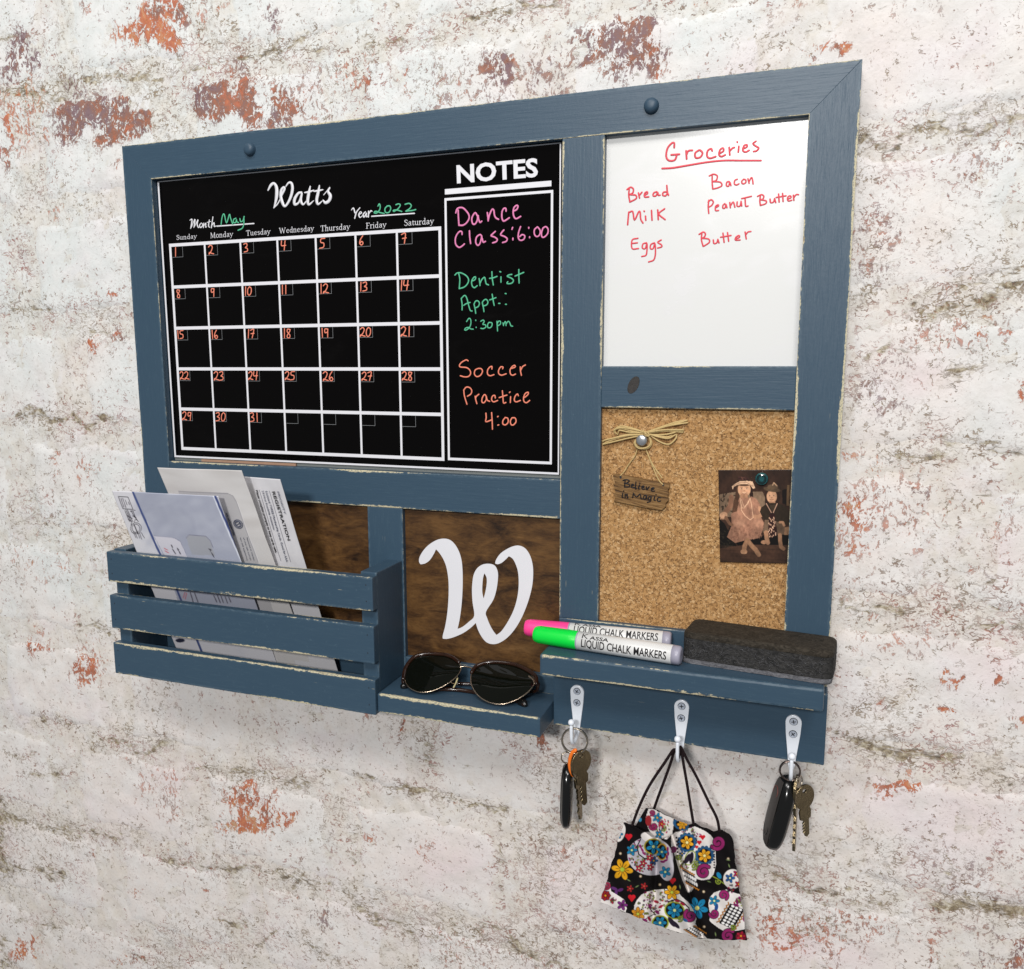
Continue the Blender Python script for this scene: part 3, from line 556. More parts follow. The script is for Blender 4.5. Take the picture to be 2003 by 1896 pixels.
disc('wood_knot', (0.5771, 0.0003, 0.3386), 0.0048, 0.0086, 0.0006, KN, ORG, -0.45)
# knobs
KM = NT('rubbed_knob'); pz = KM.sep(KM.obj())
KM.out(KM.mix(KM.step(KM.M('ADD', KM.M('MULTIPLY', pz[1], -160), KM.M('MULTIPLY', KM.noise(KM.obj(), 500, 3), 0.7)), 0.95, 1.25), (0.035, 0.07, 0.11), (0.20, 0.15, 0.11)), 0.45, 0.4)
for kx in (0.1701, 0.5882):
    disc('knob', (kx, 0.0006, 0.5787), 0.0067, 0.0067, 0.0062, KM.m, ORG, 0, 28, True)
# mail bin
for z0, z1 in ((0.1176, 0.1520), (0.0634, 0.1022), (0.0100, 0.0468)):
    s = board('front_slat', 0.0, 0.3362, z0, z1, -0.0630, -0.0535, wear=1.75, grain=0.25, bev=0.0012)
    for hx in (0.0065, 0.329):
        for hz in (z0 + (z1 - z0) * 0.28, z0 + (z1 - z0) * 0.76): disc('nail_hole', (hx, -0.0629, hz), 0.0006, 0.0008, 0.0002, M['dark'], s, 0, 8)
board('side_panel', 0.0015, 0.0185, 0.0100, 0.1535, -0.0535, 0.0, vert=1, wear=0.6, grain=0.3, bev=0.0012)
board('side_panel', 0.3178, 0.3358, 0.0100, 0.1545, -0.0535, 0.0, vert=1, wear=0.35, grain=0.3, bev=0.0012)
board('bin_floor', 0.0185, 0.3178, 0.0100, 0.0200, -0.0533, -0.0003, wear=0.6)
# shelves and hook rail
board('shelf', 0.3364, 0.5078, 0.0122, 0.0318, -0.0595, 0.0, wear=1.85, grain=0.3, bev=0.0014)
board('marker_shelf', 0.5076, 0.7522, 0.0748, 0.0944, -0.0612, 0.0, wear=1.95, grain=0.3, bev=0.0022)
board('hook_rail', 0.5081, XR + 0.0007, 0.0085, 0.0745, -0.0190, 0.0, wear=1.95, grain=0.25, bev=0.0012)

# hooks
def hook(x, zt):
    n = 14; o = []
    W = [(0.0, 0.0068), (0.010, 0.0062), (0.020, 0.0050), (0.032, 0.0036), (0.040, 0.0028), (0.044, 0.0020)]
    zc = zt - 0.0068
    for i in range(n + 1): a = math.pi * i / n; o.append((x + 0.0068 * math.cos(a), zc + 0.0068 * math.sin(a)))
    L = [(x - w_, zc - d) for d, w_ in W[1:]]; Rr = [(x + w_, zc - d) for d, w_ in W[1:]][::-1]
    bm = bmesh.new(); poly = o + L + Rr
    f = [bm.verts.new((a, -0.0212, b)) for a, b in poly]; b_ = [bm.verts.new((a, -0.0190, b)) for a, b in poly]; m = len(poly)
    bm.faces.new(f); bm.faces.new(b_[::-1])
    for i in range(m): bm.faces.new((f[(i + 1) % m], f[i], b_[i], b_[(i + 1) % m]))
    bmesh.ops.recalc_face_normals(bm, faces=bm.faces); bmesh.ops.bevel(bm, geom=[e for e in bm.edges if all(v.co.y < -0.02 for v in e.verts)], offset=0.0005, segments=2, profile=0.5, affect='EDGES')
    h = bmobj('coat_hook', bm, M['hook'], ORG)
    zb = zc - 0.042
    P = [(x, -0.0203, zb + 0.004), (x, -0.0210, zb - 0.001), (x, -0.0260, zb - 0.0050), (x, -0.0330, zb - 0.0050), (x, -0.0385, zb + 0.001), (x, -0.0400, zb + 0.010), (x, -0.0402, zb + 0.0155)]
    tube_obj('hook_arm', [P], 0.00165, M['hook'], h, sides=10)
    bm = bmesh.new(); bmesh.ops.create_uvsphere(bm, u_segments=16, v_segments=10, radius=0.0031, matrix=Matrix.Translation((x, -0.0402, zb + 0.0195))); bmobj('hook_ball', bm, M['hook'], h, True)
    for dz in (0.001, -0.0105):
        s = disc('screw', (x, -0.0212, zc + dz), 0.0032, 0.0032, 0.0006, M['screw'], h, 0, 20)
        a = random.uniform(0, 1.5)
        for k in range(2):
            c, sn = math.cos(a + k * math.pi / 2), math.sin(a + k * math.pi / 2); V = [(x + c * u - sn * v, -0.02192 - k * 0.00002, zc + dz + sn * u + c * v) for u, v in ((-.0019, -.0004), (.0019, -.0004), (.0019, .0004), (-.0019, .0004))]
            bm = bmesh.new(); vs = [bm.verts.new(q) for q in V]; bm.faces.new(vs); bm.faces.ensure_lookup_table()
            if k == 0: keep = bm
            else:
                for v in list(keep.verts): pass
                vs2 = [bm.verts.new(v.co) for v in keep.verts]; bm.faces.new(vs2); keep.free()
        # the cross recess and the rim line belong to the screw
        me = s.data; b2 = bmesh.new(); b2.from_mesh(me); off = Vector(WORLDLOC[s])
        for fa in bm.faces: b2.faces.new([b2.verts.new(v.co - off) for v in fa.verts]).material_index = 1
        for i in range(20):
            a0, a1 = 2 * math.pi * i / 20, 2 * math.pi * (i + 1) / 20
            b2.faces.new([b2.verts.new(Vector((x + r_ * math.cos(t), -0.02135 - (0.0005 if r_ < 0.0033 else 0), zc + dz + r_ * math.sin(t))) - off) for r_, t in ((0.0036, a0), (0.0036, a1), (0.0032, a1), (0.0032, a0))]).material_index = 1
        b2.to_mesh(me); b2.free(); bm.free(); me.materials.append(M['dark'])
    return zb
hz = [hook(x, zt) for x, zt in ((0.5325, 0.0524), (0.6320, 0.0520), (0.7296, 0.0520))]

# ---------------------------------------------------------------- calendar print
CP = (0, CY, 0)
def quad(V, Fc, x0, x1, z0, z1, y):
    b = len(V); V += [(x0, y, z0), (x1, y, z0), (x1, y, z1), (x0, y, z1)]; Fc.append((b, b + 1, b + 2, b + 3))
GX = [0.05143 + 0.047135 * i for i in range(8)]; GZ = [0.48907 - 0.045392 * j for j in range(6)]
V = []; Fc = []; t = 0.0013
for i, x in enumerate(GX):
    tt = 0.0015 if i in (0, 7) else 0.00115
    quad(V, Fc, x - tt, x + tt, GZ[5] - 0.0015, GZ[0] + 0.0016, CY - 0.0002)
for j, z in enumerate(GZ):
    quad(V, Fc, GX[0] - 0.0015, GX[7] + 0.0015, z - 0.0017, z + 0.0017, CY - 0.00024)
mobj('printed_calendar_grid', V, Fc, M['white_print'], cal)
for i in range(7):
    for j in range(5):
        V = []; Fc = []; x = GX[i] + 0.0012; z = GZ[j] - 0.0017; w_, h_ = 0.0158, 0.0113
        quad(V, Fc, x + w_ - 0.0003, x + w_, z - h_, z, CY - 0.0002); quad(V, Fc, x, x + w_, z - h_ - 0.0003, z - h_, CY - 0.0002)
        mobj('printed_date_box', V, Fc, M['grey_line'], cal)
V = []; Fc = []
x0, x1, z0, z1 = 0.0392, 0.5044, 0.2516, 0.5581
quad(V, Fc, x0, x0 + 0.0022, z0, z1, CY - 0.0002); quad(V, Fc, x1 - 0.0013, x1, z0, z1, CY - 0.0002); quad(V, Fc, x0, x1, z0, z0 + 0.0020, CY - 0.00024); quad(V, Fc, x0, x1, z1 - 0.0010, z1, CY - 0.00024)
mobj('printed_border', V, Fc, M['white_print'], cal)
# NOTES column
V = []; Fc = []
a = U(870.3, 369.8, CY); b = U(1078.6, 364.8, CY); quad(V, Fc, a[0], b[0], (U(870.3, 380.7, CY)[2] + b[2]) / 2, (a[2] + U(1078.6, 354.2, CY)[2]) / 2, CY - 0.0002)
a = U(869.5, 388.6, CY); b = U(1079.5, 908.0, CY); zt = (a[2] + U(1081.7, 371.4, CY)[2]) / 2; zb_ = (U(876, 900.8, CY)[2] + b[2]) / 2
quad(V, Fc, a[0], b[0], zt - 0.0024, zt, CY - 0.0002); quad(V, Fc, a[0], b[0], zb_, zb_ + 0.0026, CY - 0.0002)
quad(V, Fc, a[0], a[0] + 0.0022, zb_, zt, CY - 0.00024); quad(V, Fc, b[0] - 0.0022, b[0], zb_, zt, CY - 0.00024)
mobj('printed_notes_box', V, Fc, M['white_print'], cal)
R2 = reg(560, 250, 3.197)
text('printed_title', 'NOTES', R2(1068, 345), R2(1575, 303), R2(1064, 233), M['white_print'], cal, CP, bold=0.03)
Y1 = reg(340, 390, 7.079); Y2 = reg(500, 340, 5.829)
SER = {'S': (6.2, "5.2,8,.8 4.6,9.4,1 3,10,.9 1.2,9,1.2 1.2,7,1.3 3,5.6,1.3 5,4,1.4 5.2,2,1.3 3.4,0,.9 1.6,.3,1 .8,2,.8"), 'M': (10.4, "1.5,0,.8 1.8,10,.9|1.8,10,1.5 5,.5,1.2|5,.5,.8 8.2,10,.9|8.2,10,1.5 8.5,0,1.5|.5,0,.7 2.6,0,.7|7.3,0,.7 9.8,0,.7|.7,10,.7 2,10,.7"),
 'T': (8, "4,10,1.5 4,0,1.5|.6,9.7,.8 7.4,9.7,.8|.7,9.7,.8 .6,7.8,.7|7.4,9.7,.8 7.5,7.8,.7|2.6,0,.7 5.4,0,.7"), 'W': (12.4, "1,10,1.5 3.4,0,1.4|3.4,0,.8 6,9,.8|5.6,9.5,1.5 8.2,0,1.4|8.2,0,.8 11,10,.8|0,10,.7 2.2,10,.7|9.8,10,.7 12,10,.7"),
 'F': (7, "2,10,1.5 2,0,1.5|.6,9.7,.8 6.2,9.7,.8|6.2,9.7,.8 6.3,8,.7|2,5.2,.8 5,5.2,.8|.6,0,.7 3.6,0,.7"), 'u': (6.8, "1.2,6.4,1.3 1.2,2,1.3 2,.4,1 3.6,.4,.8 4.8,1.6,.8|4.8,6.4,1.3 4.8,.3,1.3 6,.3,.7|.2,6.4,.7 1.4,6.4,.7|3.8,6.4,.7 5,6.4,.7"),
 'n': (6.5, "1.3,6.4,1.3 1.3,0,1.3|1.3,5,.8 2.8,6.4,.9 4.4,6,1.2 4.7,4.5,1.3 4.7,0,1.3|.2,6.3,.7 1.4,6.3,.7|.2,0,.7 2.4,0,.7|3.7,0,.7 5.8,0,.7"), 'd': (6.6, "4.8,10.5,1.3 4.8,.3,1.3 5.8,.3,.7|4.7,5.5,.8 3,6.4,.9 1.4,5,1.1 1,3,1.3 1.6,.8,1.1 3,.2,.9 4.7,1.4,.8|3.6,10.4,.7 5,10.4,.7"),
 'a': (6, "1.2,5,.9 2.2,6.4,.9 3.8,6.2,1.1 4.3,4.8,1.3 4.3,1,1.3 5.4,.3,.7|4.2,3.8,.8 2,3.2,.9 1,1.8,1.1 1.6,.3,1 3,.3,.9 4.2,1.4,.8"), 'y': (6.3, "1,6.4,1.3 3.2,.6,1.1|5.4,6.4,.8 3.2,.6,.8 2.2,-2.2,.9 .8,-2.6,1|0,6.4,.7 2,6.4,.7|4.4,6.4,.7 6.2,6.4,.7"),
 'o': (6.3, "3,6.5,.9 1.2,5.4,1.2 1,3,1.3 1.6,.8,1.1 3.2,0,.9 4.9,1.2,1.2 5.1,3.6,1.3 4.6,5.6,1.1 3,6.5,.9"), 'e': (6, "1.1,3.6,.7 4.9,3.8,.7 4.6,5.6,.9 3.2,6.5,.9 1.5,5.4,1.1 1,3,1.3 1.8,.7,1.1 3.4,.1,.9 4.9,1.2,.8"),
 's': (5.3, "4.2,5.2,.8 3,6.4,.9 1.4,5.6,1 1.4,4.3,1.1 3.6,2.8,1.1 4.4,1.4,1 3,.1,.9 1,.8,.8"), 'h': (6.6, "1.3,10.5,1.3 1.3,0,1.3|1.3,5,.8 2.8,6.4,.9 4.4,6,1.2 4.7,4.5,1.3 4.7,0,1.3|.2,10.4,.7 1.4,10.4,.7|.2,0,.7 2.4,0,.7|3.7,0,.7 5.8,0,.7"),
 'r': (4.6, "1.3,6.4,1.3 1.3,0,1.3|1.3,4.6,.8 2.6,6.2,.9 4,6.2,1.2|.2,6.3,.7 1.4,6.3,.7|.2,0,.7 2.6,0,.7"), 'i': (3, "1.3,6.4,1.3 1.3,0,1.3|.2,6.3,.7 1.4,6.3,.7|.2,0,.7 2.4,0,.7|1.3,9.2,1.3 1.35,9.3,1.3"), 't': (4.5, "1.9,8.2,.9 1.9,1.4,1.3 3,.2,.9 4.2,.8,.8|.4,6.2,.8 4,6.2,.8")}
for s, a, b, c in (('Sunday', Y1(35, 562), Y1(318, 541), Y1(35, 500)), ('Monday', Y1(505, 538), Y1(820, 515), Y1(503, 468)), ('Tuesday', Y1(1000, 505), Y1(1337, 480), Y1(998, 434)), ('Wednesday', Y1(1460, 472), Y1(1940, 437), Y1(1458, 401)),
                   ('Thursday', R2(213, 648), R2(398, 635), R2(213, 614)), ('Friday', R2(497, 631), R2(625, 622), R2(497, 597)), ('Saturday', R2(737, 614), R2(922, 601), R2(737, 578))):
    A, B, C3 = U(*a, CY), U(*b, CY), U(*c, CY); W_ = sum(SER[ch][0] for ch in s) - 0.4; V = []; Fc = []; xo = 0
    for ch in s:
        for st in SER[ch][1].split('|'):
            Q = [tuple(float(v) for v in p.split(',')) for p in st.split()]; Q = smooth_path(Q, 3)
            P = [A + (B - A) * (xo + q[0]) / W_ + (C3 - A) * q[1] / 10 + np.array([0, -0.0001, 0]) for q in Q]
            tube(V, Fc, P, [q[2] / 2 * np.linalg.norm(C3 - A) / 10 * 1.05 for q in Q], (0, -1, 0), 0.12, 6)
        xo += SER[ch][0]
    mobj('printed_day_name', V, Fc, M['white_print'], cal, True)
word('printed_name', "142,188,16 175,130,30 210,112,26 238,160,38 240,250,40 226,330,26 208,390,12|212,385,12 250,345,14 280,290,14 302,235,22 330,175,26 318,155,22 292,190,30 286,255,34 305,330,34 332,372,24 370,330,26 405,250,32 420,170,34 408,110,28 375,105,20 345,145,14|522,215,22 485,225,26 445,290,34 445,350,30 490,330,20 520,250,20 528,225,22 515,300,30 540,352,20 585,305,9|622,148,16 605,230,34 594,310,34 608,352,24 662,308,8|558,216,12 610,208,22 664,188,10|727,138,16 712,220,34 696,300,34 712,348,24 760,312,8|664,202,12 715,194,22 768,183,10|776,242,9 812,200,12 848,158,16 825,200,26 852,255,38 835,310,34 795,332,30 770,305,16",
     Y2, 20, M['white_print'], cal, CP, smoothn=5, h=0.05, wk=1.25)
word('printed_month_word', "222,292,10 250,278,18 246,340,22 232,405,12|242,395,7 290,278,16 287,340,22 276,392,10|284,385,7 335,283,16 322,345,20 340,392,16 358,378,7|378,330,10 355,365,18 372,393,16 402,360,18 384,330,10|415,332,14 410,392,16|412,378,6 442,332,16 440,388,16 456,378,6|492,288,14 480,368,20 500,392,8|458,322,9 512,308,9|541,245,14 520,392,20|524,372,8 556,325,16 560,378,18 586,368,8", Y1, 14, M['white_print'], cal, CP, h=0.05, wk=1.15)
word('printed_year_word', "1092,415,9 1115,392,14 1132,445,18|1188,390,12 1150,440,15 1130,508,16|1175,470,8 1208,447,14 1192,435,10 1176,470,18 1190,500,12 1218,480,8|1252,437,14 1226,465,16 1236,497,16 1264,447,10 1260,490,16 1278,485,8|1288,430,16 1285,492,18|1290,462,8 1312,425,16 1328,430,9", Y2, 12, M['white_print'], cal, CP, h=0.05, wk=1.15)
word('printed_line', "597,374 1108,337", Y1, 20, M['white_print'], cal, CP, h=0.05); word('printed_line', "1324,487 1810,453", Y2, 17, M['white_print'], cal, CP, h=0.05)
G = M['green_chalk']; CPF = (0, CY - 0.0004, 0)
word('written_month', "655,350 665,270 680,215 700,215 730,330 770,210 785,260 815,345|860,265 830,280 825,320 855,325 870,280 870,310 895,325|915,270 925,310 955,300 975,240|970,245 970,330 950,400 890,430", Y1, 20, G, cal, CPF)
word('written_year', "1395,370 1410,345 1420,370 1415,410 1380,450 1350,445 1370,430 1420,445 1465,455|1500,370 1475,400 1480,440 1515,445 1540,405 1530,370 1500,370|1600,355 1630,345 1650,360 1625,400 1580,430 1570,420 1610,415 1665,432|1705,350 1750,340 1775,365 1755,400 1710,430 1740,425 1790,420 1825,410", Y2, 17, G, cal, CPF)
D1 = reg(880, 380, 9.009); D2 = reg(880, 500, 9.009); D3 = reg(880, 680, 9.009); PKC = M['pink_chalk']; OC = M['orange_chalk']
word('written_word', "105,330 125,265 170,240 230,245 290,300 335,370 335,440 290,510 230,550 160,550|145,285 150,400 160,550|480,380 450,330 410,370 385,440 400,520 440,530 480,470 495,370 505,440 530,500 560,480|660,330 670,400 675,470|675,460 700,360 745,270 775,290 785,370 810,420 855,445|990,300 985,255 950,255 920,310 915,400 930,460 960,475 1045,420|1125,300 1180,270 1200,215 1175,200 1130,240 1115,320 1130,400 1170,435 1245,395", D1, 33, PKC, cal, CPF)
word('written_word', "215,710 210,665 170,660 120,720 95,800 105,890 160,940 210,920 255,880|345,650 350,760 365,870|560,740 530,715 470,760 455,850 490,905 530,870 555,780 560,750 575,810 590,850 625,835|800,660 755,700 725,735 790,760 835,800 815,840 755,860|950,635 915,675 895,720 965,750 1010,790 990,835 930,855|1105,590 1095,620|1110,780 1110,805", D1, 31, PKC, cal, CPF)
word('written_time', "1245,575 1210,680 1205,770 1240,815 1300,800 1320,740 1275,715 1230,750|1390,590 1390,602|1405,755 1405,768|1540,580 1490,630 1490,710 1530,750 1580,720 1590,640 1545,580|1640,600 1615,680 1620,750 1660,760 1720,700 1730,620 1690,575 1640,600", D1, 30, PKC, cal, CPF)
word('written_word', "90,345 130,310 200,310 290,360 330,430 310,500 250,560 165,585|155,320 175,420 165,585|395,450 440,430 455,385 425,385 385,450 390,530 430,570 480,535|515,410 525,470 530,530|530,500 560,430 610,385 625,440 640,500 680,520|740,290 745,400 765,520|700,405 765,395 830,370|900,380 900,470|880,285 895,292|1090,335 1040,345 1010,370 1080,400 1120,440 1095,485 1040,500 1005,490 1020,465|1215,250 1215,380 1220,485|1150,365 1220,335 1300,300", D2, 27, G, cal, CPF)
word('written_word', "200,760 215,860 215,960|200,760 260,705 300,760 330,880 360,970 390,980|245,880 290,850 355,830|425,860 445,950 455,1020|425,860 450,810 490,800 520,840 500,900 440,930|570,830 590,920 600,990|570,830 600,790 640,775 670,820 650,870 600,890|745,685 760,780 780,880|700,785 760,765 810,745|860,846 880,846|975,672 990,675|980,862 995,862", D2, 26, G, cal, CPF)
word('written_time', "295,1165 335,1110 365,1130 370,1200 345,1270 290,1315 260,1310 280,1280 330,1270 365,1295 410,1300|455,1140 457,1148|462,1265 464,1270|545,1160 585,1140 605,1165 580,1215 620,1220 635,1260 590,1290 545,1285|690,1180 665,1220 670,1270 710,1275 740,1240 740,1190 690,1180|830,1160 835,1250 840,1330|830,1210 860,1160 890,1165 890,1210 845,1240|935,1190 945,1235|945,1220 970,1170 985,1180 990,1235|990,1210 1030,1160 1060,1200 1075,1240 1105,1248", D2, 24, G, cal, CPF)
word('written_word', "320,235 285,220 210,260 170,310 185,345 290,355 350,400 365,460 330,510 260,520 185,500|500,370 445,400 432,470 475,515 540,490 575,420 550,375 500,370|740,380 740,335 700,350 665,400 665,470 710,500 775,480|930,375 935,345 895,345 860,400 860,460 910,490 990,465|1090,370 1150,345 1140,315 1095,340 1060,400 1070,470 1110,490 1155,470|1240,345 1245,420 1260,490|1250,400 1280,340 1330,310", D3, 26, OC, cal, CPF)
word('written_word', "245,750 255,850 300,1000|245,750 290,700 350,710 385,760 370,820 310,860|445,860 455,920 475,990|450,900 470,860 510,825|640,860 610,830 570,890 565,960 600,975 640,920 640,860 660,930 700,950|800,890 790,845 750,860 735,920 770,960 840,935|925,765 935,880 945,980 985,970|870,885 940,860 1005,840|1070,870 1065,970|1050,795 1060,785|1205,850 1190,820 1150,860 1135,930 1170,960 1240,935|1320,880 1375,830 1380,790 1330,810 1300,880 1305,950 1350,975 1405,935", D3, 26, OC, cal, CPF)
word('written_time', "635,1160 640,1240 635,1310 740,1275|735,1150 745,1300 750,1440|840,1222 850,1215|845,1370 860,1365|975,1235 935,1290 935,1350 980,1365 1025,1320 1020,1250 975,1235|1095,1240 1065,1300 1080,1360 1120,1365 1165,1310 1150,1245 1095,1240", D3, 27, OC, cal, CPF)
GL = {'0': ["3,0 0.5,3 0.5,8 3,10 5.8,7 5.8,2 3,0"], '1': ["2,0 2,10"], '2': ["0,2 3,0 5.6,2 4,6 0,10 1,8 4,9 7,9.6"], '3': ["0,1 4,0 5,3 2,5 5,6 5,9 0,10"], '4': ["0,0 0,5 6,5", "5,0 4,10"], '5': ["6,0 1,0.6 1,4 5,5 5,9 0,10"],
      '6': ["4,0 1,4 0.3,8 3,10 5,8 3,6 0.6,8"], '7': ["0,1 5,0 3,10", "1,5 5.6,4.6"], '8': ["5,1 1.4,0.6 1,3.6 4.6,7 4,10 1,9.4 1.2,7 4.4,3 5,1"], '9': ["5,1 1,1 1,5 4.6,4 5,1 4.4,10"]}
for d in range(1, 32):
    i = (d - 1) % 7; j = (d - 1) // 7; V = []; Fc = []; s = str(d); sc_ = random.uniform(0.00088, 0.00098)
    x = GX[i] + (0.0050 if d < 10 else 0.0026) + random.uniform(-0.0006, 0.0008); z = GZ[j] - random.uniform(0.0026, 0.0032); sl = random.uniform(-0.05, 0.12)
    for ch in s:
        for st in GL[ch]:
            P = [(x + (u * 0.92 + (10 - v) * sl) * sc_, CY - 0.0004, z - v * sc_) for u, v in pts(st)]
            tube(V, Fc, smooth_path(P, 4), 0.00066, (0, -1, 0), 0.3, 6)
        x += (4.6 if ch == '1' else 7.6) * sc_
    mobj('written_number', V, Fc, OC, cal, True)

# whiteboard writing
WP = (0, CY - 0.0002, 0); Gr = reg(1160, 200, 4.505); RI = M['red_ink']
for nm, sp, wd in (('written_word', "715,400 715,360 690,365 655,410 645,480 670,515 720,510 740,460|690,465 760,460|820,430 825,500|825,460 840,430 875,425|930,425 900,450 905,490 945,485 965,450 945,425 930,425|1050,430 1040,410 1010,430 1005,475 1030,495 1080,480|1120,450 1150,430 1145,405 1120,420 1110,460 1130,480 1165,465|1200,400 1205,465|1205,430 1230,405 1245,400|1285,390 1280,440|1270,350 1272,354|1325,410 1355,395 1355,375 1330,385 1320,425 1345,440 1375,425|1435,345 1410,365 1430,385 1460,405 1440,430 1415,435", 15),
    ('written_underline', "610,585 700,580 820,560 1000,530 1150,515 1300,515 1480,515", 15),
    ('written_word', "320,755 315,820 325,880|300,770 330,750 355,765 350,800 325,815 375,820 380,850 325,880|400,800 410,845|405,825 430,795|455,820 480,805 475,790 455,805 455,835 490,835|560,790 535,800 530,825 555,825 570,795 575,820 590,820|650,735 655,790 665,820|650,790 620,795 615,820 640,825 655,800", 13),
    ('written_word', "315,970 310,1020 305,1080|320,970 350,965 365,1040 400,970 415,970 420,1030 440,1065|462,1005 465,1040|450,960 452,963|515,955 520,1040|570,950 575,1035|630,940 580,985 635,1035", 13),
    ('written_word', "395,1200 345,1215 345,1290 400,1290|345,1245 390,1240|470,1240 440,1250 435,1285 460,1290 475,1245 475,1310 465,1350 430,1360|540,1240 510,1255 505,1290 530,1290 545,1245 550,1330 535,1390 490,1408|600,1215 570,1235 600,1255 605,1275 570,1285", 12),
    ('written_word', "1050,650 1050,710 1055,765|1025,650 1060,635 1095,650 1085,690 1055,700 1120,705 1135,735 1100,755 1060,765|1200,700 1180,705 1175,735 1195,740 1205,705 1215,735|1270,680 1250,690 1245,720 1265,730 1285,720|1325,680 1310,700 1320,720 1345,710 1345,685 1325,680|1365,675 1375,715|1375,700 1395,665 1405,680 1410,720", 12),
    ('written_word', "1020,865 1015,920 1020,980|1015,880 1040,860 1060,880 1045,910 1020,925|1080,930 1105,915 1100,905 1080,920 1080,955 1105,955|1160,895 1145,910 1145,935 1165,930 1170,900 1180,930|1205,885 1210,930|1210,915 1235,880 1250,925|1270,880 1270,915 1295,915 1305,875|1305,875 1310,915|1340,850 1345,915 1365,915|1310,850 1395,830", 12),
    ('written_word', "1475,820 1470,870 1475,910|1450,830 1485,815 1505,830 1495,855 1475,860 1525,870 1520,895 1475,910|1560,855 1565,885 1590,880 1600,850|1600,850 1610,885|1635,810 1640,880|1670,805 1675,875|1615,840 1700,825|1715,855 1745,840 1735,825 1715,840 1720,870 1750,865|1765,820 1770,865|1770,840 1790,815 1810,815", 12),
    ('written_word', "960,1150 955,1210 970,1270|935,1165 970,1145 990,1160 980,1190 955,1200 1015,1205 1025,1235 975,1270|1060,1215 1065,1245 1090,1240 1100,1210|1100,1210 1110,1240|1145,1155 1155,1235|1185,1150 1195,1225|1125,1190 1215,1175|1260,1205 1290,1190 1285,1175 1260,1190 1255,1215 1295,1215|1340,1145 1350,1205|1345,1170 1365,1145 1390,1140", 12)):
    word(nm, sp, Gr, wd * 1.28, RI, wb, WP, h=0.06)

# big vinyl W on the plywood panel
c_ = reg(700, 1000, 3.909)
OUT = pts("468,385 475,345 510,290 560,245 620,215 680,212 725,235 765,290 790,360 800,440 802,560 795,700 780,820 763,900 800,885 850,845 890,800 878,700 873,620 875,560 885,490 910,440 950,410 1000,402 1045,415 1068,455 1072,510 1060,600 1035,680 980,770 990,820 1010,870 1035,915 1060,947 1100,915 1150,840 1190,760 1215,680 1228,600 1230,520 1222,450 1200,390 1180,360 1155,345 1130,370 1100,395 1070,406 1050,400 1058,370 1090,325 1140,290 1190,268 1235,264 1280,285 1315,335 1335,400 1341,470 1335,560 1315,650 1285,740 1245,830 1195,910 1140,970 1080,1008 1030,1017 985,1003 950,965 920,910 902,855 860,895 800,935 730,965 680,977 650,975 650,950 668,880 683,790 692,690 695,580 690,500 675,420 650,360 620,315 598,292 580,330 550,375 515,400 480,407")
HOLE = pts("968,475 985,510 985,560 975,620 962,668 952,620 953,560 958,510")
def dense(L, corners=()):
    n = len(L); out = []
    for i in range(n):
        a, b, c, d = [np.array(L[(i + k) % n]) for k in (-1, 0, 1, 2)]
        sharp = lambda p, q, r: (q - p) @ (r - q) < 0.55 * np.linalg.norm(q - p) * np.linalg.norm(r - q)
        if sharp(a, b, c): a = b
        if sharp(b, c, d): d = c
        for k in range(4):
            t = k / 4; out.append(0.5 * (2 * b + (c - a) * t + (2 * a - 5 * b + 4 * c - d) * t * t + (3 * b - 3 * c + d - a) * t ** 3))
    return out
plate('vinyl_letter', [U(*c_(*p), 0.0060) for p in dense(OUT)], [[U(*c_(*p), 0.0060) for p in dense(HOLE)]], (0, -1, 0), 0.0002, M['white_print'], ply)

# ================================================================ CORK BOARD THINGS
S = reg(1170, 800, 8.525)
SG_ = root('hanging_sign', tuple(U(*S(740, 520), KY - 0.003)), 'small wooden Believe in Magic plaque hung from a raffia bow on the cork board', 'sign')
PL = pts("262,1105 292,1078 450,1100 600,1132 760,1165 900,1192 1050,1215 1205,1240 1195,1315 1165,1345 1185,1400 1168,1450 1182,1515 1135,1560 1135,1620 1065,1680 900,1660 700,1620 480,1570 265,1530 305,1490 272,1400 303,1380 266,1250 292,1230")
plq = plate('plaque', [U(*S(*p), KY - 0.0012) for p in PL], [], (0, -1, 0), 0.0032, M['plaque'], SG_)
SP = (0, KY - 0.0047, 0)
word('painted_word', "415,1195 470,1180 520,1200 470,1240 430,1240 520,1260 510,1300 440,1305|450,1190 440,1300|560,1290 590,1270 580,1255 555,1270 560,1310 600,1310|630,1220 620,1330 640,1325|690,1270 670,1330 690,1335|695,1238 697,1243|735,1320 765,1300 755,1285 730,1300 740,1340 780,1335|805,1300 810,1350 850,1300|890,1350 930,1330 920,1315 890,1330 895,1370 940,1370", S, 24, M['black_ink'], plq, SP, h=0.1)
word('painted_word', "410,1410 400,1470 415,1475|425,1370 427,1373|450,1420 450,1480|455,1450 485,1420 485,1480 500,1480|590,1405 575,1480|590,1410 640,1470 700,1420 715,1495 735,1500|800,1440 765,1450 760,1500 790,1500 805,1450 815,1500|880,1460 845,1470 840,1510 870,1510 885,1465 870,1540 820,1560|945,1460 930,1520 955,1525|965,1430 967,1432|1040,1480 1005,1480 985,1520 1010,1545 1040,1535", S, 23, M['black_ink'], plq, SP, h=0.1)
for hx, hy in ((375, 1140), (1085, 1265)): disc('eyelet_hole', tuple(U(*S(hx, hy), KY - 0.0044)), 0.0011, 0.0015, 0.0001, M['dark'], plq, 0, 10)
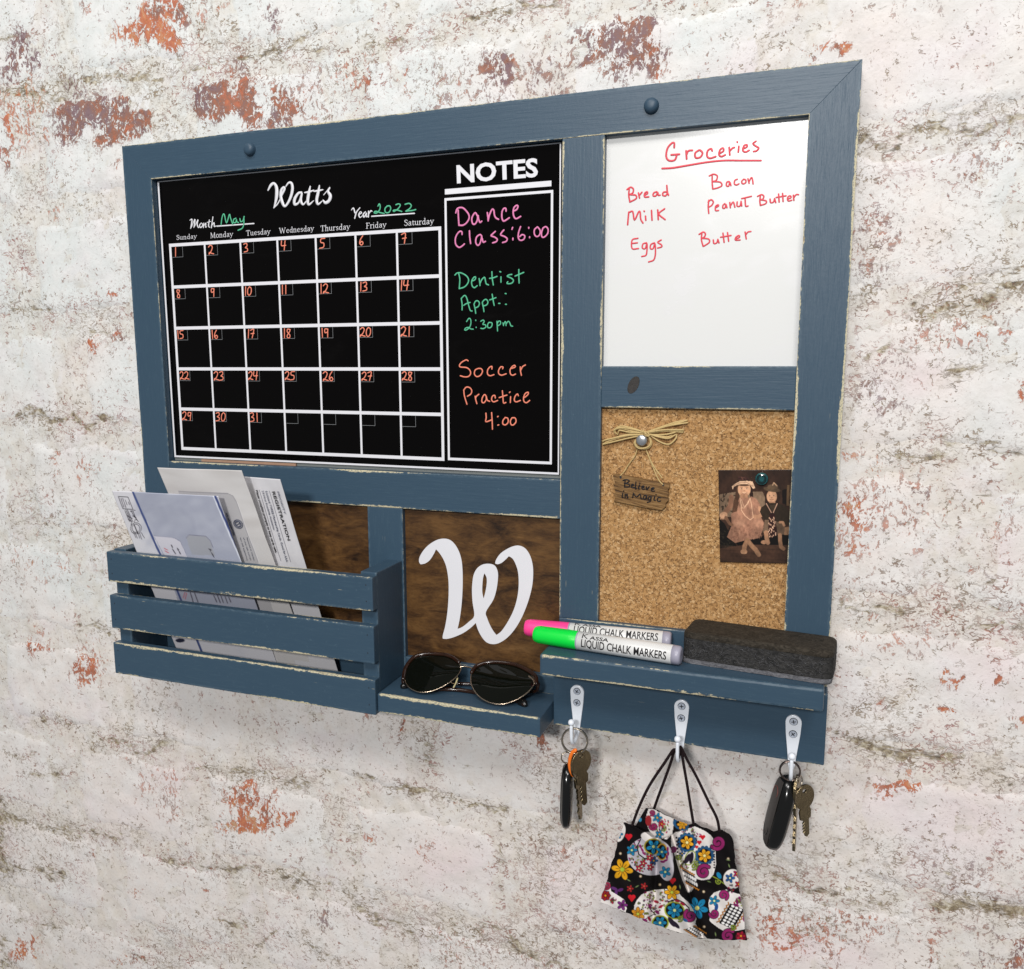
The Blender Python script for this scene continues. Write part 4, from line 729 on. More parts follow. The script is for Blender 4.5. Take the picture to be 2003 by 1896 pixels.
STR = ["770,390 600,330 420,290 340,300 290,330", "770,395 560,370 400,330 300,340 280,380 320,430", "760,400 520,390 380,360 340,370 330,420", "765,385 600,345 450,320 350,318 275,345 265,375 285,410", "740,420 480,430 250,490 75,540", "740,425 450,460 200,530 90,580", "740,440 500,490 250,550 80,590", "745,430 520,440 300,480 120,520 78,545", "820,380 1000,320 1200,250 1400,195",
       "830,385 1050,320 1250,260 1480,190", "850,380 1100,300 1300,260 1490,230", "840,390 1100,350 1420,350", "840,400 1150,370 1410,390", "845,395 1120,362 1415,370", "860,430 1100,430 1250,400 1300,380", "870,430 1060,480 1180,490 1290,430", "880,450 1030,550 1180,590 1290,500 1310,430", "840,420 1000,450 1150,470 1230,440", "750,360 790,440 850,450 830,400 770,380", "755,370 800,420 840,440",
       "660,490 605,560 640,640 740,668 840,650 892,570 862,480", "668,500 620,560 655,625 740,650 825,635 872,565 850,480", "650,500 612,580 670,655 760,660 850,620 880,540 840,450"]
paths = []
for k, st in enumerate(STR):
    n = len(pts(st)); paths.append([U(*S(x, y), KY - 0.0022 - 0.0016 * math.sin(3.1 * i / max(1, n - 1)) - 0.0003 * (k % 4)) for i, (x, y) in enumerate(pts(st))])
tube_obj('raffia_bow', paths, 0.00078, M['raffia'], SG_, 0.55, None, 6, 4)
for st in ("650,680 610,790 500,940 440,1040 372,1112", "800,680 860,830 930,960 1000,1060 1065,1150", "830,750 870,860 960,1080 1020,1200 1080,1262"):
    tube_obj('hanging_cord', [[U(*S(x, y), KY - 0.0016 - 0.003 * i / 4) for i, (x, y) in enumerate(pts(st))]], 0.00062, M['raffia'], SG_, 0.7, None, 6, 4)
def pin(name, c, r, mat, label):
    V = []; Fc = []; n = 28; prof = [(0.25, 0), (0.3, 0.35), (1, 0.4), (1.0, 0.75), (0.93, 0.95), (0.7, 1.05), (0.3, 1.1)]
    for s, k in prof:
        for i in range(n): a = 2 * math.pi * i / n; V.append((c[0] + r * s * math.cos(a), c[1] - r * 1.0 * k, c[2] + r * s * math.sin(a)))
    for q in range(len(prof) - 1):
        for i in range(n): Fc.append((q * n + i, q * n + (i + 1) % n, (q + 1) * n + (i + 1) % n, (q + 1) * n + i))
    Fc.append(tuple(range((len(prof) - 1) * n, len(prof) * n)))
    o = mobj(name, V, Fc, mat, None, True, c); return tag(o, label, 'push pin')
pin('push_pin', tuple(U(*S(738, 520), KY - 0.002)), 0.0052, M['pinmetal'], 'round silver push pin through the raffia bow on the cork board')
P7 = reg(1380, 900, 8.525)
# family photograph, painted as flat print
A, B, Cc, D = [U(*P7(*p), KY - 0.0010) for p in ((215, 168), (1440, 160), (243, 1703), (1400, 1728))]
B[0] = min(B[0], 0.7185); D[0] = min(D[0], 0.7185)
nu, nv = 190, 250; a, b = np.meshgrid(np.linspace(0, 1, nu), np.linspace(0, 1, nv), indexing='ij'); a = a[..., None]; b = b[..., None]
P = (A * (1 - a) + B * a) * (1 - b) + (Cc * (1 - a) + D * a) * b; P[..., 1] -= 0.0006 * np.sin(a[..., 0] * 3.1)
px, py = PJ(P); px = (px - 1380) * 8.525; py = (py - 900) * 8.525
pt = Paint(px, py, (66, 36, 26)); pt.aa = 9
for k in range(60): pt.ell(random.uniform(200, 1440), random.uniform(160, 620), random.uniform(60, 200), random.uniform(30, 90), random.choice([(84, 48, 34), (58, 30, 22), (76, 44, 30)]), random.uniform(0, 180), 0.3, 1.2)
pt.poly(pts("235,575 500,532 950,530 1000,640 1000,950 230,950"), (126, 112, 92)); pt.poly(pts("1000,420 1350,430 1430,430 1430,720 1000,700"), (72, 44, 32), .6)
pt.poly(pts("1360,420 1400,420 1400,760 1350,760"), (120, 92, 56)); pt.poly(pts("1280,500 1350,480 1350,750 1280,720"), (28, 14, 12))
for k in range(24): pt.ell(random.uniform(240, 500), random.uniform(560, 860), 26, 9, (52, 42, 30), random.uniform(0, 180))
pt.poly(pts("230,950 400,1000 500,1400 560,1480 245,1500"), (20, 16, 12)); pt.poly(pts("480,1330 1400,1200 1400,1420 980,1440 560,1460"), (18, 10, 8))
pt.poly(pts("243,1470 700,1410 1400,1420 1400,1728 243,1705"), (88, 52, 38))
for k in range(30): pt.ell(random.uniform(250, 1400), random.uniform(1440, 1700), random.uniform(60, 160), random.uniform(10, 26), random.choice([(104, 64, 46), (64, 36, 26)]), 3, 0.4, 1.0)
for k in range(30): pt.ell(random.uniform(250, 480), random.uniform(1180, 1460), 20, 8, (44, 44, 30), random.uniform(0, 180))
SK = (214, 164, 128); HR = (84, 50, 34)
pt.poly(pts("300,860 420,1080 380,1180 320,1060 250,1000 240,940"), (78, 46, 34))
pt.poly(pts("520,400 500,560 470,760 440,880 520,870 580,700 560,560 560,440"), HR); pt.poly(pts("740,420 790,520 800,640 760,660 730,560"), (50, 26, 20))
pt.ell(645, 490, 108, 125, SK); pt.poly(pts("590,560 700,560 720,660 570,660"), (176, 122, 92)); pt.ell(645, 408, 100, 30, (96, 60, 42), 0)
pt.poly(pts("440,440 500,395 570,355 700,345 785,360 830,470 790,480 755,425 690,400 600,400 520,420 470,450 455,500"), (226, 206, 178)); pt.stroke(pts("470,430 560,385 690,375 790,440"), 14, (186, 150, 124))
for k in range(9): pt.ell(560 + k * 18, 300 + (k % 3) * 14, 30, 14, random.choice([(92, 40, 44), (60, 26, 30), (120, 62, 60)]), random.uniform(0, 180))
for ex in (605, 690): pt.ell(ex, 480, 17, 9, (240, 220, 200)); pt.ell(ex, 480, 9, 9, (50, 32, 26))
pt.ell(648, 515, 16, 10, (180, 118, 90)); pt.stroke(pts("615,545 645,553 678,545"), 7, (236, 220, 200)); pt.stroke(pts("606,546 645,566 688,546"), 6, (150, 80, 64)); pt.stroke(pts("590,458 622,456"), 5, (110, 70, 50)); pt.stroke(pts("675,456 706,458"), 5, (110, 70, 50)); pt.ell(590, 520, 24, 22, (222, 150, 120), 0, .5, 1); pt.ell(702, 520, 24, 22, (222, 150, 120), 0, .5, 1)
DR = (168, 112, 94)
pt.poly(pts("570,625 700,645 770,610 850,650 915,750 870,800 905,920 975,1050 960,1150 900,1300 640,1345 495,1385 358,1285 440,1080 425,900 490,860 530,780 540,700"), DR)
for k in range(120): pt.ell(random.uniform(430, 940), random.uniform(1080, 1330), random.uniform(10, 26), random.uniform(6, 16), random.choice([(150, 92, 78), (186, 130, 110), (138, 84, 70)]), random.uniform(0, 180), 0.5, .8)
pt.ell(560, 1060, 90, 60, (196, 146, 124), 0, .5, 1); pt.ell(880, 1060, 80, 70, (190, 138, 116), 0, .5, 1)
for k in range(16): pt.stroke([(560 + k * 20, 760 + (k % 3) * 20), (550 + k * 24, 960)], 7, random.choice([(140, 88, 72), (184, 128, 108)]), .6)
pt.stroke(pts("430,620 420,760 330,880 290,930"), 84, (150, 98, 76)); pt.ell(300, 920, 66, 52, SK, -20)
for k in range(4): pt.stroke([(262 + 20 * k, 930), (256 + 24 * k, 985)], 15, SK)
pt.stroke(pts("900,800 945,910 880,950 810,945"), 62, (190, 134, 104)); pt.stroke(pts("340,960 400,1060 440,1080"), 50, (140, 92, 66))
pt.poly(pts("480,640 560,700 520,860 440,880"), (96, 58, 40))
for st in ("578,640 600,840 660,930 745,1000 795,960 770,760 745,640", "600,660 640,780 700,740 740,650", "580,660 610,800 650,800 745,640"): pt.stroke(pts(st), 9, (226, 196, 166))
for st in ("700,1340 780,1440 840,1500 890,1580", "690,1350 650,1440 640,1530"): pt.stroke(pts(st), 74, (168, 118, 84))
pt.ell(640, 1530, 58, 40, (180, 130, 94)); pt.ell(870, 1560, 62, 30, (180, 130, 94), 40)
for k in range(5): pt.ell(604 + 18 * k, 1552, 9, 9, (206, 156, 118))
# younger child
pt.poly(pts("1000,520 990,700 1040,740 1200,740 1250,640 1220,500"), (54, 30, 22)); pt.ell(1105, 610, 86, 110, SK); pt.poly(pts("1060,690 1160,690 1175,760 1060,760"), (180, 126, 94))
pt.ell(1110, 492, 145, 40, (96, 80, 58), 8); pt.ell(1120, 450, 90, 44, (112, 92, 66)); pt.stroke(pts("1120,420 1140,380 1190,430"), 20, (206, 176, 140))
for ex in (1072, 1140): pt.ell(ex, 596, 14, 8, (230, 208, 190)); pt.ell(ex, 596, 8, 8, (44, 26, 22))
pt.ell(1104, 625, 13, 9, (176, 118, 88)); pt.stroke(pts("1070,660 1105,668 1135,658"), 8, (150, 76, 60))
pt.poly(pts("1040,715 930,790 905,860 950,960 980,1010 1060,1010 1180,1010 1230,1060 1400,1090 1390,860 1340,780 1200,715"), (50, 40, 26)); pt.poly(pts("1080,750 1170,750 1150,960 1090,960"), (66, 56, 40))
pt.poly(pts("990,1000 1060,1000 1060,1200 950,1210"), (112, 92, 74)); pt.poly(pts("1160,1010 1320,1090 1330,1240 1200,1250 1190,1150"), (108, 88, 70)); pt.poly(pts("1320,1125 1400,1110 1400,1255 1310,1250"), (156, 116, 84))
pt.stroke(pts("1010,720 1060,820 1110,900"), 34, (44, 18, 20)); pt.stroke(pts("1200,720 1170,800 1120,900"), 34, (44, 18, 20)); pt.poly(pts("1065,900 1160,900 1165,980 1200,1240 1100,1310 1040,1235 1060,980"), (58, 16, 20))
for k in range(38):
    x_ = random.uniform(1050, 1180); y_ = 960 + 11 * (k * 0.8); pt.ell(x_, min(y_, 1280), 8, 13, (226, 196, 176))
for k in range(10): pt.ell(1015 + k * 9, 730 + k * 16, 7, 10, (220, 190, 170)); pt.ell(1195 - k * 7, 730 + k * 16, 7, 10, (220, 190, 170))
pt.stroke(pts("1240,1040 1290,1040 1310,1090"), 42, (190, 138, 104)); pt.stroke(pts("1010,1210 1020,1300 1040,1380"), 72, (176, 124, 92)); pt.ell(975, 1372, 52, 34, (186, 134, 100)); pt.stroke(pts("1240,1250 1245,1360 1260,1450 1300,1480"), 66, (172, 122, 90))
ph = grid_obj('photograph', P, M['photo'], None, 0.0003, origin=tuple(U(*P7(820, 940), KY)))
sep_ = pt.c.mean(1, keepdims=True) * np.array([[1.22, 0.93, 0.72]]); pt.c = pt.c * 0.42 + sep_ * 0.58
tx = 1 + 0.10 * vnoise(pt.x * 0.001, pt.y * 0.001, 14, 5) + 0.07 * vnoise(pt.x * 0.001, pt.y * 0.001, 45, 6) + rng.normal(0, 0.035, pt.x.size)
vg = np.clip(1.08 - 0.38 * (((pt.x - 780) / 800) ** 2 + ((pt.y - 850) / 1000) ** 2), 0.5, 1.1); pt.c = np.clip((pt.c / 255) ** 1.0 * 255 * 0.98 * (tx * vg)[:, None], 0, 255)
pt.write(ph.data); tag(ph, 'sepia photograph of two seated children in hats pinned on the cork board', 'photograph')
if ph.data.polygons[0].normal.y > 0: ph.data.flip_normals()
pin('push_pin', tuple(U(*P7(940, 305), KY - 0.0012)), 0.0056, M['dots'], 'glass dome push pin with teal dots holding the photograph')

# ================================================================ ENVELOPES IN THE BIN
b_ = reg(200, 900, 4.264); r7 = reg(420, 910, 9.38)
def envelope(off, sl, TL, TR, BL, BR, base, fn, label, bow=0.0008, nu=150, nv=230):
    n = np.array([0, 1, -sl]); n /= np.linalg.norm(n); p0 = (0, off, 0.153); A, B, C2, D2_ = [up(*p, p0, n) for p in (TL, TR, BL, BR)]
    def ext(t, q): k = (t[2] - 0.0215) / (t[2] - q[2]); return t + (q - t) * k
    C2 = ext(A, C2); D2_ = ext(B, D2_)
    a, b = np.meshgrid(np.linspace(0, 1, nu), np.linspace(0, 1, nv), indexing='ij'); a = a[..., None]; b = b[..., None]
    P = (A * (1 - a) + B * a) * (1 - b) + (C2 * (1 - a) + D2_ * a) * b
    X, Z = P[..., 0], P[..., 2]
    px, py = PJ(P); pt = Paint(px, py, base); pt.aa = 0.9
    P[..., 1] -= bow * (vnoise(X, Z, 45, int(off * -9999)) * 0.9 + 0.7 * np.sin(a[..., 0] * 3.14)) * np.clip((Z - 0.15) / 0.03, 0, 1)
    fn(pt); o = grid_obj('envelope', P, M['paper'], None, 0.0006, origin=tuple((C2 + D2_) / 2)); pt.write(o.data)
    if o.data.polygons[0].normal.y > 0: o.data.flip_normals()
    tag(o, label, 'envelope', 'envelopes standing in the mail bin'); return o, p0, -n
NV = (46, 62, 110)
def q_(rg, s): return [rg(*p) for p in pts(s)]
V6 = reg(200, 930, 7.079)
def f1(p):
    for k in range(40): p.ell(random.uniform(215, 480), random.uniform(950, 1330), random.uniform(15, 50), random.uniform(8, 24), random.choice([(205, 207, 216), (226, 224, 228)]), random.uniform(0, 180), .3, 1.4)
    p.poly(q_(V6, "430,225 1560,295 1920,1175 2300,2200 1200,2200 830,1080"), (176, 180, 196))
    for k in range(60): p.ell(*V6(random.uniform(500, 1800), random.uniform(250, 1000)), random.uniform(10, 40), random.uniform(4, 12), random.choice([(164, 168, 186), (190, 194, 208)]), random.uniform(0, 180), .35, 1.4)
    p.poly(q_(V6, "720,840 1000,870 1090,930 1165,1100 1300,1500 1080,1500"), (214, 212, 222)); p.stroke(q_(V6, "720,840 1000,865 1080,910 1165,1090"), 0.9, (150, 150, 170))
    p.poly(q_(V6, "1165,860 1200,825 1440,835 1500,900 1560,1110 1240,1100"), (170, 172, 180)); p.stroke(q_(V6, "1165,870 1200,825 1440,838 1500,900 1540,1000"), 1.0, (128, 128, 150))
    p.stroke(q_(V6, "420,222 760,1000 1000,1500 1400,2500"), 4.0, (74, 88, 136)); p.stroke(q_(V6, "1545,290 1920,1175 2300,2200"), 3.0, (228, 232, 244)); p.stroke(q_(V6, "1568,290 1945,1170 2330,2200"), 4.2, (66, 78, 128))
    K = (34, 30, 38)
    p.stroke(q_(V6, "222,295 355,300 425,470 290,465 222,295"), 1.0, K)
    for dx, st in ((0, "260,320 300,440"), (28, "285,320 330,450"), (60, "320,345 345,410"), (95, "365,370 378,405")): p.stroke(q_(V6, st), 1.3, (84, 78, 88))
    for st in ("330,480 400,640", "350,480 420,640", "400,490 440,560 500,640", "430,500 480,620", "315,490 380,640", "395,500 460,480", "350,560 420,600", "420,560 470,590 440,650", "360,610 410,640 400,690"): p.stroke(q_(V6, st), 1.1, K)
    cx, cy = V6(468, 735); 
    for r in (10.5, 7.5): p.stroke([(cx + r * 1.02 * math.cos(t / 3), cy + r * 1.05 * math.sin(t / 3)) for t in range(20)], 0.9, K)
    p.stroke(q_(V6, "440,680 490,800"), 1.6, K)
    for st in ("430,780 465,865", "455,790 490,870", "490,790 520,870", "515,790 550,885", "540,790 585,865"): p.stroke(q_(V6, st), 0.9, K)
    for st in ("860,1010 905,1035", "870,1045 920,1075"): p.stroke(q_(V6, st), 1.2, (200, 70, 80))
    for k, st in enumerate(("960,965 975,1000", "975,1020 985,1040", "990,1045 1015,1085", "1040,1010 1060,1030 1045,1035", "1060,1045 1085,1090", "1480,1020 1510,1030 1500,1050", "1515,1070 1550,1135")): p.stroke(q_(V6, st), 1.7, (60, 56, 66))
    for st in ("700,1095 745,1120", "690,1125 700,1160", "745,1100 752,1190"): pass
    for (x0_, y0_, x1_, y1_) in ((735, 1105, 760, 1190), (770, 1110, 800, 1190), (930, 1130, 955, 1185), (960, 1130, 985, 1190), (990, 1135, 1010, 1190), (1025, 1140, 1045, 1195), (1055, 1145, 1072, 1185)):
        p.stroke([b_(x0_, y0_), b_(x1_, y1_)], 1.8, (70, 64, 78), .8)
    for st in ("690,1105 675,1150", "705,1110 692,1160"): p.stroke(q_(b_, st), 1.2, (200, 70, 80))
    p.ell(*b_(650, 1505), 9, 4, (40, 44, 66))
e1, p01, n1 = envelope(-0.0525, -0.34, b_(78, 258), b_(968, 302), b_(615, 1565), b_(1445, 1670), (222, 221, 227), f1, 'white and blue envelope with postmark leaning at the front of the mail bin')
def f2(p):
    for k in range(50): p.ell(random.uniform(300, 520), random.uniform(912, 1120), random.uniform(10, 40), random.uniform(3, 10), random.choice([(196, 192, 190), (222, 220, 220)]), random.uniform(-10, 20), .35, 1.4)
    p.poly(q_(b_, "640,265 1050,282 1090,300 1120,350 1300,850 1500,1500 900,1500"), (186, 184, 186)); p.stroke(q_(b_, "640,262 1050,280 1092,300 1122,352 1300,850"), 0.9, (140, 138, 146)); p.stroke(q_(b_, "1127,352 1306,850"), 0.8, (232, 230, 232))
e2, p02, n2 = envelope(-0.0465, -0.30, b_(455, 65), b_(1165, 88), b_(548, 270), r7(1100, 1800), (210, 207, 206), f2, 'tall plain envelope with a grey window and round emblem behind the front envelope')
def f3(p):
    for k in range(40): p.ell(random.uniform(480, 620), random.uniform(930, 1120), random.uniform(8, 30), random.uniform(3, 8), random.choice([(198, 196, 200), (224, 222, 226)]), random.uniform(40, 90), .35, 1.4)
    p.poly(q_(r7, "610,330 700,330 1110,1850 800,1850"), (196, 194, 194), .6); p.ell(*r7(900, 1640), 15, 3.2, (240, 240, 242), 4)
    for st in ("815,455 1215,1760", "1000,480 1395,1780"): p.stroke(q_(r7, st), 0.8, (92, 90, 100))
    p.stroke(q_(b_, "1555,1205 1585,1295"), 1.0, (120, 120, 140))
e3, p03, n3 = envelope(-0.0405, -0.25, r7(440, 205), r7(1190, 265), r7(740, 1200), (658.4, 1305.7), (212, 211, 215), f3, 'envelope printed PRIORITY REGISTRATION at the back of the mail bin')
def off(p0, n, d): return tuple(np.array(p0) + n * d)
K_ = M['black_ink']; GK = M['grey_ink']; T3 = dict(parent=e3, p0=off(p03, n3, 0.0010), nrm=n3, thick=0.0002)
text('printed_line', 'PRIORITY', r7(1140, 490), r7(1275, 900), r7(1172, 482), GK, **T3)
text('printed_line', 'REGISTRATION', r7(1047, 490), r7(1340, 1385), r7(1100, 480), K_, bold=0.01, **T3)
text('printed_line', 'Enclosed: THREE Membership Cards. Good for AAA', r7(925, 480), r7(1310, 1775), r7(962, 472), GK, **T3)
text('printed_line', '24-Hour Roadside Assistance', r7(860, 470), r7(1075, 1185), r7(892, 462), GK, **T3)
text('printed_line', 'Please complete promptly to keep cards valid.', r7(748, 462), r7(1110, 1610), r7(785, 456), K_, bold=0.012, **T3)
T2 = dict(parent=e2, p0=off(p02, n2, 0.0010), nrm=n2, thick=0.0002)
text('printed_line', 'GE APPLIANCES', r7(195, 880), r7(345, 1285), r7(225, 868), M['grey_ink'], bold=0.02, **T2)
for k in range(3): text('printed_line', ('Response to request', 'of the GE owner', 'for GE appliance')[k], r7(585 - 62 * k, 1330), r7(715 - 62 * k, 1750), r7(600 - 62 * k, 1326), GK, **T2)
ring = [[up(*r7(430 + rx * math.cos(t / 4) + ry * 0.25 * math.sin(t / 4), 1082 + rx * math.sin(t / 4) * 0.98), off(p02, n2, 0.0010), n2) for t in range(26)] for rx, ry in ((80, 80), (56, 56))]
ring += [[up(*r7(x, y), off(p02, n2, 0.0010), n2) for x, y in pts(s)] for s in ("395,1050 430,1035 455,1060 420,1090 400,1110 420,1130 455,1120", "450,1040 475,1060 460,1100 480,1120", "385,1070 400,1120 430,1140")]
tube_obj('printed_emblem', ring, 0.0005, GK, e2, 0.3, n2, 6, 2)

# ================================================================ SUNGLASSES
sg = reg(760, 1250, 6.394); LP0 = np.array((0.42, -0.0490, 0.0350)); LN = np.array((0, -0.50, 0.8660))
def L_(x, y, d=0.0): return up(*sg(x, y), LP0 + LN * d, LN)
GLS = root('sunglasses', (0.42, -0.040, 0.0318), 'dark tortoiseshell and gold wire sunglasses folded on the small shelf below the letter W', 'sunglasses')
L1 = "190,470 215,380 265,290 340,225 440,200 560,195 690,205 790,240 865,290 903,350 890,420 830,490 740,560 630,620 520,658 400,668 300,635 225,570"
L2 = "1028,470 1045,400 1100,345 1190,312 1300,300 1420,305 1540,320 1650,365 1760,425 1820,490 1825,560 1770,640 1680,715 1570,775 1450,812 1330,812 1210,775 1110,700 1050,610 1028,540"
for Lx, cx, cy in ((L1, 545, 430), (L2, 1430, 560)):
    P = [np.array(p) for p in pts(Lx)]; loop = smooth_path(P + [P[0]], 4)[:-1]
    V = []; Fc = []; n = len(loop); rings = 5; c = np.array((cx, cy))
    for r in range(rings):
        s = 1 - r / rings
        for p in loop: q = c + (p - c) * s; V.append(L_(q[0], q[1], 0.0015 * (1 - s * s)))
    V.append(L_(cx, cy, 0.0015)); 
    for r in range(rings - 1):
        for i in range(n): Fc.append((r * n + i, r * n + (i + 1) % n, (r + 1) * n + (i + 1) % n, (r + 1) * n + i))
    for i in range(n): Fc.append(((rings - 1) * n + i, (rings - 1) * n + (i + 1) % n, rings * n))
    mobj('lens', V, Fc, M['lens'], GLS, True)
    tube_obj('gold_rim', [[L_(p[0], p[1]) for p in P + [P[0]]]], 0.00062, M['gold'], GLS)
top1 = "185,500 205,385 258,290 335,220 440,192 565,186 700,196 800,230 880,290"; top2 = "1040,420 1095,345 1190,305 1300,290 1430,295 1560,315 1680,360 1790,425 1845,480 1850,560"
for st in (top1, top2): tube_obj('brow_rim', [[L_(x, y, 0.0006) for x, y in pts(st)]], 0.0021, M['tortoise'], GLS)
tube_obj('bridge', [[L_(x, y) for x, y in pts("895,352 940,345 1000,352 1050,372 1075,390")]], 0.0008, M['gold'], GLS)
tube_obj('nose_pad_arm', [[L_(770, 540), L_(820, 560, -0.004), L_(850, 545, -0.005)]], 0.0005, M['gold'], GLS)
tube_obj('nose_pad', [[L_(860, 500, -0.004), L_(840, 560, -0.005), L_(818, 600, -0.004)]], 0.0016, M['pad'], GLS, 0.6)
def G3(x, y, z): return up(*sg(x, y), (0, 0, z), (0, 0, 1))
zf = 0.0340
tube_obj('temple', [[L_(1850, 500), L_(1868, 590, -0.004), G3(1800, 660, zf + 0.004), G3(1400, 590, zf + 0.002), G3(900, 560, zf + 0.001), G3(420, 560, zf), G3(250, 590, zf), G3(170, 585, zf)]], 0.0018, M['tortoise'], GLS, 1.0)
tube_obj('temple', [[L_(192, 470), L_(200, 560, -0.006), G3(420, 620, zf + 0.001), G3(900, 640, zf), G3(1450, 740, zf), G3(1640, 790, zf), G3(1690, 820, zf)]], 0.0021, M['tortoise'], GLS, 1.0)
tube_obj('temple_tip', [[G3(1650, 795, zf), G3(1700, 815, zf)]], 0.0038, M['fob'], GLS, 0.8); tube_obj('temple_tip', [[G3(215, 590, zf), G3(185, 592, zf)]], 0.0034, M['fob'], GLS, 0.8)
tube_obj('hinge', [[L_(1755, 470), L_(1800, 505), L_(1825, 560)]], 0.0011, M['gold'], GLS)

# ================================================================ MARKERS AND ERASER ON THE MARKER SHELF
def lathe(name, A, B, prof, mat, parent, n=28):
    A = np.array(A); B = np.array(B); t = B - A; Ln = np.linalg.norm(t); t = t / Ln; u = np.cross(t, [0, 0, 1]); u /= np.linalg.norm(u); v = np.cross(u, t)
    V = []; Fc = []
    for s, r in prof:
        for i in range(n): a = 2 * math.pi * i / n; V.append(A + t * s + (u * math.cos(a) + v * math.sin(a)) * (r if not callable(r) else r(a)))
    for q in range(len(prof) - 1):
        for i in range(n): Fc.append((q * n + i, q * n + (i + 1) % n, (q + 1) * n + (i + 1) % n, (q + 1) * n + i))
    Fc.append(tuple(range(n))[::-1]); Fc.append(tuple(range((len(prof) - 1) * n, len(prof) * n)))
    return mobj(name, V, Fc, mat, parent, True)
def marker(A, B, capmat, label, off_ang):
    A = np.array(A); B = np.array(B); t = (B - A) / np.linalg.norm(B - A)
    rt = root('chalk_marker', tuple((A + B) / 2 - np.array([0, 0, 0.009])), label, 'marker', 'liquid chalk markers on the marker shelf')
    def rib(r): return lambda a: r * (1 + (0.055 if int(a / (2 * math.pi) * 28) % 2 else 0))
    n = 28
    lathe('cap', A, B, [(0, 0.0050), (0.0004, 0.0066), (0.0016, 0.0074), (0.005, rib(0.0079)), (0.034, rib(0.0083)), (0.0355, 0.0086), (0.0435, 0.0086), (0.0440, 0.0083)], capmat, rt, n)
    c0 = A + t * 0.012
    clip = []
    lathe('barrel', A, B, [(0.0442, 0.0080), (0.0444, 0.0085), (0.133, 0.0085), (0.1332, 0.0083)], M['barrel'], rt, 32)
    lathe('collar', A, B, [(0.0430, 0.0078), (0.0441, 0.0087), (0.0452, 0.0087), (0.0453, 0.0078)], M['collar'], rt, 28)
    lathe('end_plug', A, B, [(0.1331, 0.0080), (0.1333, 0.0086), (0.1395, 0.0083), (0.141, 0.0070), (0.1411, 0.005)], M['collar'], rt, 28)
    # lettering wrapped round the barrel: s along the axis, angle about it
    ctr = A + t * 0.05; u = np.cross(t, [0, 0, 1]); u /= np.linalg.norm(u)
    if u[1] > 0: u = -u
    v = np.cross(t, u); v = v if v[2] > 0 else -v
    def wrap(s, s0, s1, ang0, hgt, bold, name, sx=1.0, outline=False):
        c = bpy.data.curves.new('t', 'FONT'); c.body = s; c.size = 1; c.offset = bold; c.resolution_u = 3; c.extrude = 0
        o = bpy.data.objects.new('t', c); COL.objects.link(o); dg = bpy.context.evaluated_depsgraph_get(); dg.update()
        me = bpy.data.meshes.new_from_object(o.evaluated_get(dg)); Vv = np.empty(len(me.vertices) * 3); me.vertices.foreach_get('co', Vv); Vv = Vv.reshape(-1, 3)
        bpy.data.objects.remove(o); bpy.data.curves.remove(c); bm = bmesh.new(); bm.from_mesh(me)
        for y_ in np.arange(-0.05, 0.8, 0.09): bmesh.ops.bisect_plane(bm, geom=bm.verts[:] + bm.edges[:] + bm.faces[:], plane_co=(0, y_, 0), plane_no=(0, 1, 0))
        bm.to_mesh(me); bm.free(); Vv = np.array([v.co[:] for v in me.vertices]); Fc = [tuple(p.vertices) for p in me.polygons]
        x0, x1 = Vv[:, 0].min(), Vv[:, 0].max(); S_ = s0 + (Vv[:, 0] - x0) / (x1 - x0) * (s1 - s0); An = ang0 + Vv[:, 1] / 0.73 * hgt / 0.0085
        r = 0.00862; W = A + t * S_[:, None] + (u * np.cos(An)[:, None] + v * np.sin(An)[:, None]) * r
        return mobj(name, W, Fc, M['black_ink'], rt)
    wrap('LIQUID CHALK MARKERS', 0.0500, 0.1295, off_ang, 0.0076, 0.016, 'printed_text')
    wrap('K', 0.0500, 0.0560, off_ang + 0.95, 0.0058, -0.004, 'printed_text'); wrap('ASSA', 0.0575, 0.0755, off_ang + 0.95, 0.0036, 0.02, 'printed_text')
    return rt
zs = 0.0945 + 0.0088
marker((0.4935, -0.0330, zs), (0.6332, -0.0455, zs), M['greencap'], 'chalk marker with a neon green cap at the front of the marker shelf', -0.32)
marker((0.4785, -0.0175, zs), (0.6180, -0.0095, zs), M['pinkcap'], 'chalk marker with a neon pink cap lying behind the green one', 0.20)

